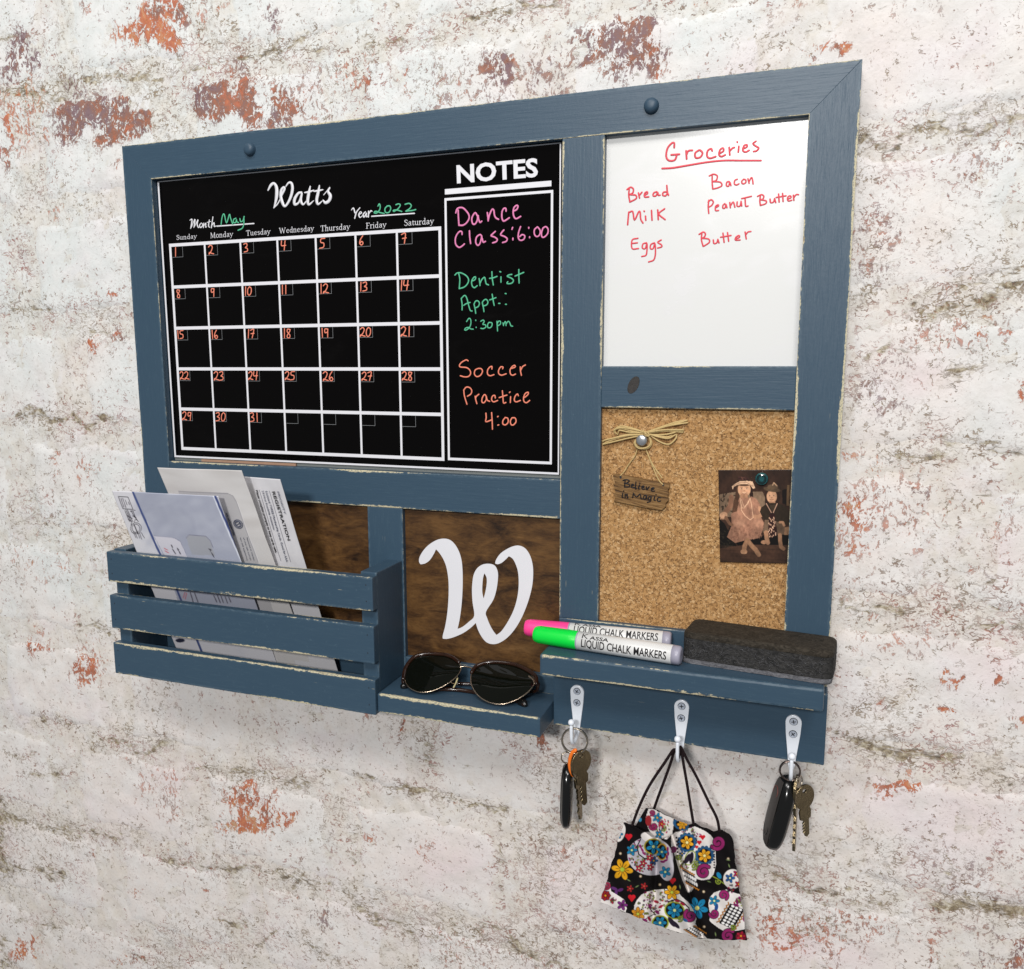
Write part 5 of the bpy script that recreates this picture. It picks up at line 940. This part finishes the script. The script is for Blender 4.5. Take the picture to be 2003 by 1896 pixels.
ER = root('board_eraser', (0.694, -0.025, 0.0946), 'black felt board eraser with brown worn top at the right end of the marker shelf', 'eraser')
fd = np.array([0.9944, -0.105, 0]); bd = np.array([0.105, 0.9944, 0]); E0 = np.array([0.6325, -0.0375, 0])
def eblock(name, x0, x1, y0, y1, z0, z1, mat, r, seg=4, sub=0.0, tb=0.0003):
    bm = bmesh.new(); P = []
    for sx, sy in ((0, 0), (1, 0), (1, 1), (0, 1)): P.append((x1 if sx else x0, y1 if sy else y0))
    f = [bm.verts.new((a, b, z0)) for a, b in P]; g = [bm.verts.new((a, b, z1)) for a, b in P]; bm.faces.new(f[::-1]); bm.faces.new(g)
    for i in range(4): bm.faces.new((f[i], f[(i + 1) % 4], g[(i + 1) % 4], g[i]))
    bmesh.ops.bevel(bm, geom=[e for e in bm.edges if abs(e.verts[0].co.z - e.verts[1].co.z) > 1e-5], offset=r, segments=seg, profile=0.5, affect='EDGES')
    bmesh.ops.bevel(bm, geom=[e for e in bm.edges if e.calc_length() > 1e-5 and e.verts[0].co.z > z1 - 1e-6 and e.verts[1].co.z > z1 - 1e-6], offset=tb, segments=3, profile=0.5, affect='EDGES')
    for v in bm.verts: q = E0 + fd * v.co.x + bd * v.co.y; v.co = Vector((q[0], q[1], v.co.z))
    bmesh.ops.recalc_face_normals(bm, faces=bm.faces)
    o = bmobj(name, bm, mat, ER, False)
    if sub:
        bm = bmesh.new(); bm.from_mesh(o.data); bmesh.ops.triangulate(bm, faces=bm.faces)
        for _ in range(5): 
            E_ = [e for e in bm.edges if e.calc_length() > 0.0022]
            if not E_: break
            bmesh.ops.subdivide_edges(bm, edges=E_, cuts=1); bmesh.ops.triangulate(bm, faces=[f for f in bm.faces if len(f.verts) > 3])
        bm.normal_update()
        for v in bm.verts: v.co += v.normal * random.gauss(0, sub)
        bm.to_mesh(o.data); bm.free(); o.data.polygons.foreach_set('use_smooth', [True] * len(o.data.polygons))
    return o
eblock('felt_base', -0.0004, 0.1255, -0.0003, 0.0463, 0.0946, 0.0985, M['feltbase'], 0.007, 6, 0.00012)
eblock('felt_body', 0.0002, 0.1258, 0.0006, 0.0462, 0.0983, 0.1175, M['felt'], 0.0085, 8, 0.00012)
eblock('top_pad', 0.0002, 0.1258, 0.0006, 0.0462, 0.1172, 0.1226, M['felttop'], 0.0085, 8, 0.00003, 0.0030)
# loose fibres on the felt face
V = []; Fc = []
for k in range(420):
    x_ = random.uniform(0.002, 0.12); z_ = random.uniform(0.0985, 0.116); q = E0 + fd * x_ + bd * 0.0002; a_ = random.gauss(0.3, 0.9); l_ = random.uniform(0.0015, 0.0045)
    P = [Vector((q[0], q[1], z_)) + Vector((fd[0], fd[1], 0)) * (math.cos(a_) * l_ * s) + Vector((0, -0.0007 * math.sin(s * 3.1), math.sin(a_) * l_ * s)) for s in (0, 0.5, 1)]
    tube(V, Fc, [np.array(p) for p in P], 0.00006, None, 1, 3)
fb = mobj('felt_fibres', V, Fc, M['feltbase'], ER); fb['kind'] = 'stuff'

# ================================================================ KEYS
def torus(name, c, R_, r, n, mat, parent, wraps=1, sx=1.0, seg=40):
    n = np.array(n, float); n /= np.linalg.norm(n); u = np.cross(n, [0, 0, 1]); u /= np.linalg.norm(u); v = np.cross(n, u)
    V = []; Fc = []; c = np.array(c, float)
    for w_ in range(wraps):
        base = len(V); o_ = n * (w_ - (wraps - 1) / 2) * r * 1.9
        for i in range(seg):
            a = 2 * math.pi * i / seg; rad = u * math.cos(a) * sx + v * math.sin(a)
            for k in range(8): b = 2 * math.pi * k / 8; V.append(c + o_ + rad * R_ + (rad * math.cos(b) + n * math.sin(b)) * r)
        for i in range(seg):
            for k in range(8): Fc.append((base + i * 8 + k, base + ((i + 1) % seg) * 8 + k, base + ((i + 1) % seg) * 8 + (k + 1) % 8, base + i * 8 + (k + 1) % 8))
    return mobj(name, V, Fc, mat, parent, True)
def key(top, yaw, roll, headw, headh, blade, mat, parent, th=0.0020, teeth=1):
    """flat key hanging from 'top'; yaw turns it about the vertical, roll tips it in its own plane"""
    o = []; n = 22
    for i in range(n + 1):
        a = math.radians(62 + 180 * 0 + (360 - 55) * 0) ; ang = math.radians(-62 + (304) * i / n); o.append((math.cos(ang) * headw / 2, -headh / 2 + math.sin(ang) * headh / 2 + 0.002))
    z1 = -headh - 0.001; wb_ = headw * 0.30; left = [(-wb_, z1 + 0.001), (-wb_ * 0.9, z1 - 0.006)]
    L = [(-wb_ * 0.55, z1 - 0.007)]; m = 9
    for i in range(m): zz = z1 - 0.009 - (blade - 0.011) * i / m; L.append((-wb_ * (0.55 if i % 2 else 0.25 + 0.1 * random.random()) * (1 if teeth else 1), zz))
    L += [(-wb_ * 0.2, z1 - blade + 0.001), (0.0005, z1 - blade), (wb_ * 0.5, z1 - blade + 0.002), (wb_ * 0.55, z1 - 0.007), (wb_ * 0.9, z1 - 0.006), (wb_, z1 + 0.001)]
    poly = o + left + L
    hole = [(0.0022 * math.cos(t), -0.0035 + 0.0020 * math.sin(t)) for t in [2 * math.pi * k / 10 for k in range(10)]]
    Mx = Matrix.Translation(Vector(top)) @ Matrix.Rotation(yaw, 4, 'Z') @ Matrix.Rotation(roll, 4, 'Y')
    f = lambda q: tuple(Mx @ Vector((q[0], 0, q[1])))
    nn = (Mx.to_3x3() @ Vector((0, -1, 0)))
    k_ = plate('key', [f(q) for q in poly], [[f(q) for q in hole]], nn, th, mat, parent)
    bm = bmesh.new(); bm.from_mesh(k_.data); ed = [e for e in bm.edges if len(e.link_faces) == 2 and e.calc_face_angle(0) > 1.0]; 
    try: bmesh.ops.bevel(bm, geom=ed, offset=0.00025, segments=1, profile=0.5, affect='EDGES')
    except Exception: pass
    bm.to_mesh(k_.data); bm.free(); return k_
def fob(c, dx, dy, dz, yaw, roll, mat, parent, sidemat, name='key_fob'):
    n = 30; V = []; Fc = []; Mx = Matrix.Translation(Vector(c)) @ Matrix.Rotation(yaw, 4, 'Z') @ Matrix.Rotation(roll, 4, 'Y'); ns = 18
    for i in range(ns + 1):
        s = -1 + 2 * i / ns; e = (1 - abs(s) ** 3.2) ** (1 / 2.2) if abs(s) < 1 else 0.0
        e = max(e, 0.05); topn = 1.0 - 0.22 * max(0, s - 0.55) / 0.45
        for k in range(n):
            a = 2 * math.pi * k / n; ca, sa = math.cos(a), math.sin(a); p = 2.5
            x = abs(ca) ** (2 / p) * math.copysign(1, ca) * dx / 2 * (0.55 + 0.45 * e) * (1 if abs(s) < 1 else 0.5); y = abs(sa) ** (2 / p) * math.copysign(1, sa) * dy / 2 * e * topn
            V.append(tuple(Mx @ Vector((x * (e ** 0.3), y, s * dz / 2))))
    for i in range(ns):
        for k in range(n): Fc.append((i * n + k, i * n + (k + 1) % n, (i + 1) * n + (k + 1) % n, (i + 1) * n + k))
    Fc.append(tuple(range(n))[::-1]); Fc.append(tuple(range(ns * n, ns * n + n)))
    fo = mobj(name, V, Fc, mat, parent, True)
    # rubber face on the side that looks left
    V = []; Fc = []; mz, my = 14, 8
    for i in range(mz + 1):
        for k in range(my + 1):
            s = -0.86 + 1.72 * i / mz; q = -0.8 + 1.6 * k / my; e = (1 - abs(s) ** 3.2) ** (1 / 2.2)
            V.append(tuple(Mx @ Vector((-dx / 2 * (0.55 + 0.45 * e) * (e ** 0.3) * (1 - (abs(q) * 0.8) ** 2.5) ** 0.4 - 0.0003, q * dy / 2 * e * 0.80, s * dz / 2))))
    for i in range(mz):
        for k in range(my): a = i * (my + 1) + k; Fc.append((a, a + 1, a + my + 2, a + my + 1))
    mobj('rubber_face', V, Fc, sidemat, fo, True)
    return fo, Mx
k = reg(1060, 1330, 5.685); m = reg(1460, 1380, 6.05)
YK = -0.0300
K1 = root('key_bunch', (0.5325, YK, hz[0] - 0.006), 'key bunch on the left hook with black fob, orange key ring band and brass keys', 'keys', 'key bunches hanging from the hooks')
rc = U(*k(365, 680), YK); torus('key_ring', rc, 0.0122, 0.0009, (0.15, -1, 0.1), M['steel'], K1, 2)
torus('small_ring', U(*k(275, 865), YK), 0.0052, 0.0006, (0.5, -1, 0.2), M['steel'], K1, 2)
f1_, _ = fob(U(*k(278, 1285), YK + 0.004), 0.0122, 0.030, 0.067, 0.22, 0.02, M['fob'], K1, M['fobgrey'])
tp = U(*k(418, 800), YK - 0.001); kk = key(tuple(tp), 0.95, -0.10, 0.0245, 0.0255, 0.030, M['brass'], K1); tag(kk, 'brass key with round head')
key(tuple(U(*k(400, 850), YK + 0.006)), 1.25, -0.02, 0.0225, 0.024, 0.022, M['brass'], K1)
key(tuple(U(*k(372, 820), YK + 0.003)), 1.38, -0.13, 0.0235, 0.0265, 0.046, M['brass'], K1, 0.0024)
tube_obj('orange_band', [[U(*k(x, y), YK - 0.003) for x, y in pts("372,782 335,815 312,880 308,950 318,1010 342,1058")]], 0.0019, M['orange'], K1, 0.8)
K2 = root('key_bunch', (0.7296, YK, hz[2] - 0.006), 'key bunch on the right hook with large black remote fob and dark keys', 'keys', 'key bunches hanging from the hooks')
torus('key_ring', U(*m(515, 775), YK), 0.0084, 0.0008, (0.1, -1, 0.1), M['darksteel'], K2, 2)
f2_, Mx2 = fob(U(*m(392, 1262), YK + 0.002), 0.0168, 0.030, 0.072, 0.30, 0.20, M['fob'], K2, M['fobgrey'])
for (bz, rr) in ((0.018, 0.0052), (-0.004, 0.0060), (-0.017, 0.0060)):
    P = [tuple(Mx2 @ Vector((-0.0080, 0.0062 * 0.9 * math.cos(t / 3.2) + 0.000, bz + rr * math.sin(t / 3.2)))) for t in range(21)]
    tube_obj('button_rim', [P], 0.0004, M['fobred'] if bz > 0 else M['fob'], f2_, smoothn=1)
torus('small_ring', U(*m(625, 900), YK), 0.0050, 0.0005, (1, -0.6, 0.1), M['steel'], K2, 1)
key(tuple(U(*m(585, 850), YK + 0.002)), 1.40, -0.02, 0.0215, 0.026, 0.044, M['brass'], K2, 0.0024)
key(tuple(U(*m(668, 960), YK + 0.004)), 0.75, -0.12, 0.0215, 0.0235, 0.024, M['brass'], K2)

# ================================================================ FACE MASK ON THE MIDDLE HOOK
q6 = reg(1150, 1560, 5.829); h2 = reg(1150, 1340, 5.829)
MK = root('face_mask', (0.632, -0.030, hz[1] - 0.005), 'black cotton face mask printed with floral sugar skulls hanging from the middle hook', 'face mask')
def interp(L, n):
    L = np.array(L, float); d = np.r_[0, np.cumsum(np.hypot(*np.diff(L, axis=0).T))]; t = np.linspace(0, d[-1], n); return np.stack([np.interp(t, d, L[:, i]) for i in (0, 1)], -1)
SWt = (226, 220, 216)
BL = (28, 128, 172); PU = (122, 28, 88); YE = (226, 164, 30); RD = (196, 28, 40); OL = (132, 150, 46); BKc = (14, 10, 12)
def skullmask(p):
    def vines(cx, cy, r, n):
        n = int(n * 4)
        for i in range(n):
            a = random.uniform(0, 6.28); d = r * math.sqrt(random.random()); x, y = cx + d * math.cos(a), cy + d * math.sin(a)
            kind = random.random()
            if kind < .45: p.swirl(x, y, random.uniform(11, 20), random.choice([OL, (40, 40, 40), OL, PU]), random.uniform(0, 360), .22)
            elif kind < .75: p.ell(x, y, 14, 6, random.choice([OL, (90, 110, 60), PU]), random.uniform(0, 180))
            else: p.ell(x, y, 8, 8, random.choice([RD, PU, (30, 20, 30)]))
    # loose motifs on the black ground
    p.flower(392, 822, 125, 6, YE, (170, 190, 60), 10)
    for x, y, r in ((465, 450, 46), (965, 950, 42), (500, 1145, 48)): p.heart(x, y, r, RD)
    for x, y in ((480, 1040), (640, 1012)): p.flower(x, y, 42, 5, (150, 30, 34), (200, 90, 60))
    p.ell(300, 1040, 40, 18, (90, 44, 104), 20); p.ell(370, 1055, 36, 18, (90, 44, 104), -20); p.ell(320, 1090, 18, 40, (90, 44, 104), 10)
    for x, y in ((370, 640), (820, 995), (1320, 1075), (1325, 1475), (600, 900), (1440, 620), (1600, 700), (880, 1180)): p.ell(x, y, 17, 17, (150, 130, 100)); p.ell(x, y, 8, 8, (226, 210, 190))
    for x, y, r in ((465, 945, 30), (560, 1015, -30), (1050, 1020, 80), (1380, 960, 20), (1610, 780, 70), (1455, 1560, 80), (1600, 715, 10)): p.ell(x, y, 24, 7, (110, 130, 80), r)
    p.flower(1245, 1262, 128, 6, BL, (226, 220, 130), 12)
    p.stroke(pts("1400,890 1480,930 1560,990"), 12, OL); p.swirl(1490, 960, 40, OL, 90, .3); p.ell(1495, 890, 42, 24, BL, 60)
    # upper left skull, its white greyed with the cloth's shade painted in
    SWshade = (186, 181, 188); p.ell(712, 672, 262, 218, SWshade, 8); p.ell(880, 760, 95, 195, SWshade, -10); p.ell(720, 460, 120, 60, SWt, 15)
    vines(650, 660, 190, 20); p.stroke(pts("600,480 560,560 580,650 650,700 740,690"), 12, BKc)
    p.ell(745, 560, 106, 92, (150, 136, 40)); p.ell(745, 560, 90, 76, BKc); p.flower(748, 562, 84, 5, BL, (220, 226, 150), 20)
    p.ell(845, 620, 62, 96, (196, 150, 50)); p.ell(845, 622, 48, 80, BKc); p.flower(842, 622, 66, 5, BL, (220, 226, 150))
    p.flower(500, 602, 64, 5, BL, (220, 226, 150)); p.flower(882, 850, 66, 5, BL, (220, 226, 150), 30); p.flower(750, 722, 50, 5, (40, 80, 130), YE)
    for x, y in ((632, 752), (712, 795), (582, 808), (705, 690)): p.flower(x, y, 42, 5, (170, 28, 54), (230, 200, 150))
    for x, y, r in ((600, 560, 70), (620, 600, 60), (640, 640, 40), (900, 680, 80), (850, 735, 10), (885, 720, -20), (910, 590, 90), (915, 640, 90)): p.ell(x, y, 26, 12, PU, r)
    # upper right skull
    p.poly(pts("950,430 1000,400 1100,370 1220,330 1330,380 1400,430 1450,500 1462,760 1430,880 1390,930 1310,945 1240,930 1215,1020 1180,1070 1140,1085 1110,1020 1080,950 1030,800 990,660 950,560"), SWt)
    p.stroke(pts("1240,930 1205,1030 1150,1085"), 9, (150, 150, 150))
    vines(1180, 440, 110, 8); vines(1100, 760, 60, 5)
    for ex, ey in ((1130, 515), (1330, 665)):
        for i in range(14): a = 2 * math.pi * i / 14; p.ell(ex + 96 * math.cos(a), ey + 96 * math.sin(a), 20, 20, (36, 74, 112))
        p.ell(ex, ey, 100, 102, (36, 84, 126)); p.ell(ex, ey, 76, 78, (24, 18, 20)); p.flower(ex, ey, 78, 6, (232, 166, 40), (240, 230, 160), 20)
    p.ell(1165, 690, 60, 90, OL, 25); p.ell(1165, 690, 50, 80, SWt, 25); p.ell(1135, 700, 28, 62, (34, 26, 40), 30); p.ell(1180, 690, 24, 68, (34, 26, 40), 8)
    for x, y, r in ((1308, 455, 34), (1270, 515, 30), (1240, 567, 22)): p.heart(x, y, r, RD)
    for i in range(9): p.ell(1010 + 3 * i, 460 + (i * 41) % 260, 11, 11, (26, 20, 26)); p.ell(1440, 560 + i * 30, 9, 9, (26, 20, 26))
    p.swirl(1320, 850, 92, (140, 36, 96), 200, .42); p.swirl(1480, 515, 92, (140, 36, 96), 30, .42); p.swirl(975, 590, 40, PU, 0, .4)
    p.swirl(1210, 790, 46, OL, 0, .3); p.swirl(1240, 760, 40, OL, 180, .3); p.swirl(1040, 680, 42, OL, 90, .3); p.flower(1075, 640, 34, 4, (40, 90, 140), YE)
    def teeth(P0, P1, P2, rows, cols):
        P0, P1, P2 = map(np.array, (P0, P1, P2)); e = (P1 - P0); f = (P2 - P0)
        p.poly([P0 - f * .12, P1 - f * .12, P1 + f * 1.12, P0 + f * 1.12], BKc)
        for r in range(rows):
            for c in range(cols):
                q = P0 + e * (c + .5) / cols + f * (r + .5) / rows; a = math.degrees(math.atan2(f[1], f[0])); p.ell(q[0], q[1], np.linalg.norm(f) / rows * .42, np.linalg.norm(e) / cols * .40, (240, 238, 236), a)
        for side in (-0.24, 1.24):
            P = [tuple(P0 + f * side + e * i / 12 + f * (0.07 if i % 2 else -0.07)) for i in range(13)]; p.stroke(P, 13, (60, 40, 20)); p.stroke(P, 8, (206, 130, 40))
    teeth((1075, 830), (1225, 915), (1110, 985 - 40), 2, 6)
    # bottom skull
    p.poly(pts("520,1300 530,1230 560,1170 610,1110 680,1075 760,1055 870,1045 960,1050 1030,1085 1080,1140 1150,1200 1200,1280 1235,1380 1225,1440 1275,1520 1360,1612 1250,1600 1100,1560 900,1500 740,1440 600,1390 545,1350"), SWt)
    vines(720, 1200, 150, 16); vines(900, 1130, 90, 6); p.stroke(pts("690,1250 760,1330 700,1360 640,1400"), 8, BKc)
    p.stroke(pts("920,1190 1010,1160 1090,1200 1150,1260 1180,1350"), 12, BKc)
    for x, y, r in ((705, 1245, 60), (780, 1190, 20), (830, 1245, -30), (790, 1310, 40), (1020, 1180, 10), (1080, 1215, 30), (650, 1400, 20), (700, 1385, 60)): p.ell(x, y, 30, 15, random.choice([(150, 30, 54), PU]), r)
    p.ell(988, 1290, 118, 100, (150, 160, 50), 15); p.ell(988, 1290, 102, 84, BKc, 15); p.flower(988, 1288, 88, 7, BL, (220, 226, 150))
    p.ell(825, 1428, 98, 84, (150, 160, 50)); p.ell(825, 1428, 82, 70, BKc); p.flower(822, 1430, 76, 6, BL, (220, 226, 150))
    p.flower(958, 1082, 88, 6, YE, (190, 200, 70)); p.flower(570, 1330, 80, 6, (214, 146, 40), (190, 200, 70), 30); p.swirl(1168, 1350, 82, (140, 36, 96), 120, .42)
    p.ell(955, 1420, 26, 66, (34, 26, 40), -35); p.ell(1000, 1450, 22, 60, (34, 26, 40), -45); p.swirl(1050, 1380, 44, OL, 0, .3); p.ell(1110, 1400, 30, 16, (40, 90, 140), 30)
    teeth((1120, 1500), (1260, 1590), (1195, 1470), 2, 6)
    # right skull
    p.poly(pts("1375,1200 1390,1140 1440,1085 1500,1065 1580,1050 1640,1080 1750,1110 1780,1300 1800,1500 1700,1520 1560,1530 1490,1490 1410,1430 1385,1400 1400,1340 1380,1270"), SWt)
    vines(1720, 1200, 60, 5); p.flower(1440, 1180, 62, 5, BL, (220, 226, 150)); p.ell(1465, 1255, 20, 44, (30, 70, 130), 10)
    teeth((1510, 1440), (1640, 1215), (1640, 1500), 3, 7)
    p.swirl(1545, 1115, 66, (140, 36, 96), 300, .42); p.swirl(1440, 1325, 62, (140, 36, 96), 60, .42); p.swirl(1600, 1580, 84, (140, 36, 96), 200, .42); p.swirl(1650, 1480, 40, OL, 0, .3); p.ell(1745, 1590, 60, 56, (110, 20, 40)); p.flower(1745, 1580, 56, 5, (170, 28, 54), YE)
    for x, y, r in ((1700, 1190, 80), (1740, 1160, 60), (1690, 1230, 20), (1780, 1380, 90)): p.ell(x, y, 34, 14, PU, r)
    p.ell(1650, 930, 108, 112, SWt); p.flower(1620, 920, 56, 5, (40, 90, 150), (220, 226, 150)); p.flower(1700, 870, 46, 5, (170, 28, 84), YE); p.flower(1718, 990, 44, 5, (170, 28, 54), YE); vines(1640, 1040, 50, 4)
    # lower left piece and left edge
    p.poly(pts("140,1195 170,1060 200,955 250,970 265,1070 330,1110 420,1170 442,1265 430,1310 300,1260"), SWt)
    p.ell(200, 1120, 56, 56, (110, 40, 110)); p.flower(200, 1120, 60, 7, (160, 36, 40), YE); p.flower(392, 1228, 62, 5, (120, 44, 120), (60, 30, 60)); p.swirl(215, 1005, 50, (140, 36, 66), 0, .4); vines(290, 1180, 36, 6)
    p.ell(365, 400, 60, 110, SWt, 15); p.flower(350, 420, 50, 5, BL, YE)
    # back layer motifs
    p.poly(pts("690,130 760,140 900,210 975,240 980,300 960,420 900,480 800,460 720,420 680,330 660,230"), SWt); vines(850, 330, 90, 10)
    p.flower(790, 232, 58, 5, BL, YE); p.flower(842, 305, 42, 5, (190, 34, 60), YE); p.flower(815, 422, 50, 5, BL, YE); p.swirl(748, 330, 56, (150, 36, 90), 100, .4); p.swirl(730, 175, 40, (150, 36, 90), 0, .4)
    p.ell(1060, 310, 96, 62, (36, 84, 126), 25); p.ell(1060, 310, 60, 40, BKc, 25); p.flower(1075, 310, 60, 6, (226, 160, 40), YE); p.ell(595, 255, 20, 24, (60, 140, 180)); p.ell(690, 265, 36, 60, (150, 40, 44))
def cloth(name, top, bot, nu, nv, depth, mirror=False):
    T = interp(pts(top), nu); B = interp(pts(bot), nu); P = np.zeros((nu, nv, 3)); X = np.zeros((nu, nv)); Y = np.zeros((nu, nv))
    for j in range(nv):
        t = j / (nv - 1); q = T * (1 - t) + B * t; ed = abs(2 * np.linspace(0, 1, nu) - 1) ** 6; X[:, j] = q[:, 0] + ed * (5 * math.sin(t * 19) + 3 * math.sin(t * 47)); Y[:, j] = q[:, 1] + t ** 4 * (4 * np.sin(q[:, 0] * 0.021) + 3 * np.sin(q[:, 0] * 0.05)) + (1 - t) ** 4 * 5 * np.sin(q[:, 0] * 0.045)
    for i in range(nu):
        for j in range(nv): P[i, j] = U(*q6(X[i, j], Y[i, j]), depth(i / (nu - 1), j / (nv - 1), X[i, j], Y[i, j]))
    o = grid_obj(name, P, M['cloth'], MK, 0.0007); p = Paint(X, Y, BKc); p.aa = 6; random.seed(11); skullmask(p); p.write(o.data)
    if o.data.polygons[0].normal.y > 0: o.data.flip_normals()
    return o
def dfront(u, v, x, y):
    f = 0.0040 * math.exp(-((x - (800 - 0.06 * (y - 480))) / 46) ** 2) - 0.0042 * math.exp(-((x - (880 + 0.28 * (y - 480))) / 80) ** 2) + 0.0045 * math.exp(-((x - (970 + 0.30 * (y - 480))) / 36) ** 2)
    g = -0.006 * math.sin(math.pi * min(1, max(0, u))) * (0.5 + 0.5 * v) + 0.0012 * math.sin(x * 0.012 + y * 0.004) + 0.0008 * math.sin(x * 0.03 - y * 0.02)
    e = 0.0025 * math.exp(-((x - 1435) / 30) ** 2) * (1 - v) + 0.002 * math.exp(-((y - 900 - 0.1 * x) / 60) ** 2)
    return -0.0150 + 3.0 * f * (0.4 + 0.6 * (1 - abs(v - 0.35))) + g + e
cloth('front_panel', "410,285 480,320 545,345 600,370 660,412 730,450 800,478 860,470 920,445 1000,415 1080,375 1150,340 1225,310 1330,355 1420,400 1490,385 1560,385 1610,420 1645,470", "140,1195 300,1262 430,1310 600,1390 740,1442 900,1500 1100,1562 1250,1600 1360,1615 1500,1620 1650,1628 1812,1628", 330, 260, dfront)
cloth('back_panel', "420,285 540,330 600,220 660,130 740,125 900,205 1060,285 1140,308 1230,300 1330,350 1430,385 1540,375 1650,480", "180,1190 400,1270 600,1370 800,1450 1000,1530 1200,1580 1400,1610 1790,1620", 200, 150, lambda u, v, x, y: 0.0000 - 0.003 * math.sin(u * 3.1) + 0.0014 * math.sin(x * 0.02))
hb = (0.632, -0.0295, hz[1] - 0.0030)
for st, ye in (("985,735 880,880 700,1150 580,1400 505,1600", -0.0165), ("990,750 940,900 860,1120 800,1280 755,1410", -0.001), ("1060,720 1090,900 1130,1130 1170,1380 1205,1590", -0.0175), ("1050,700 1130,850 1240,1050 1380,1340 1470,1520 1500,1665", -0.0165)):
    L = pts(st); P = [np.array(hb)] + [U(*h2(x, y), -0.030 + (ye + 0.030) * (i + 1) / len(L)) for i, (x, y) in enumerate(L)]
    tube_obj('ear_loop', [P], 0.00145, M['cord'], MK, 0.30, (0, -1, 0.0), 8, 5)
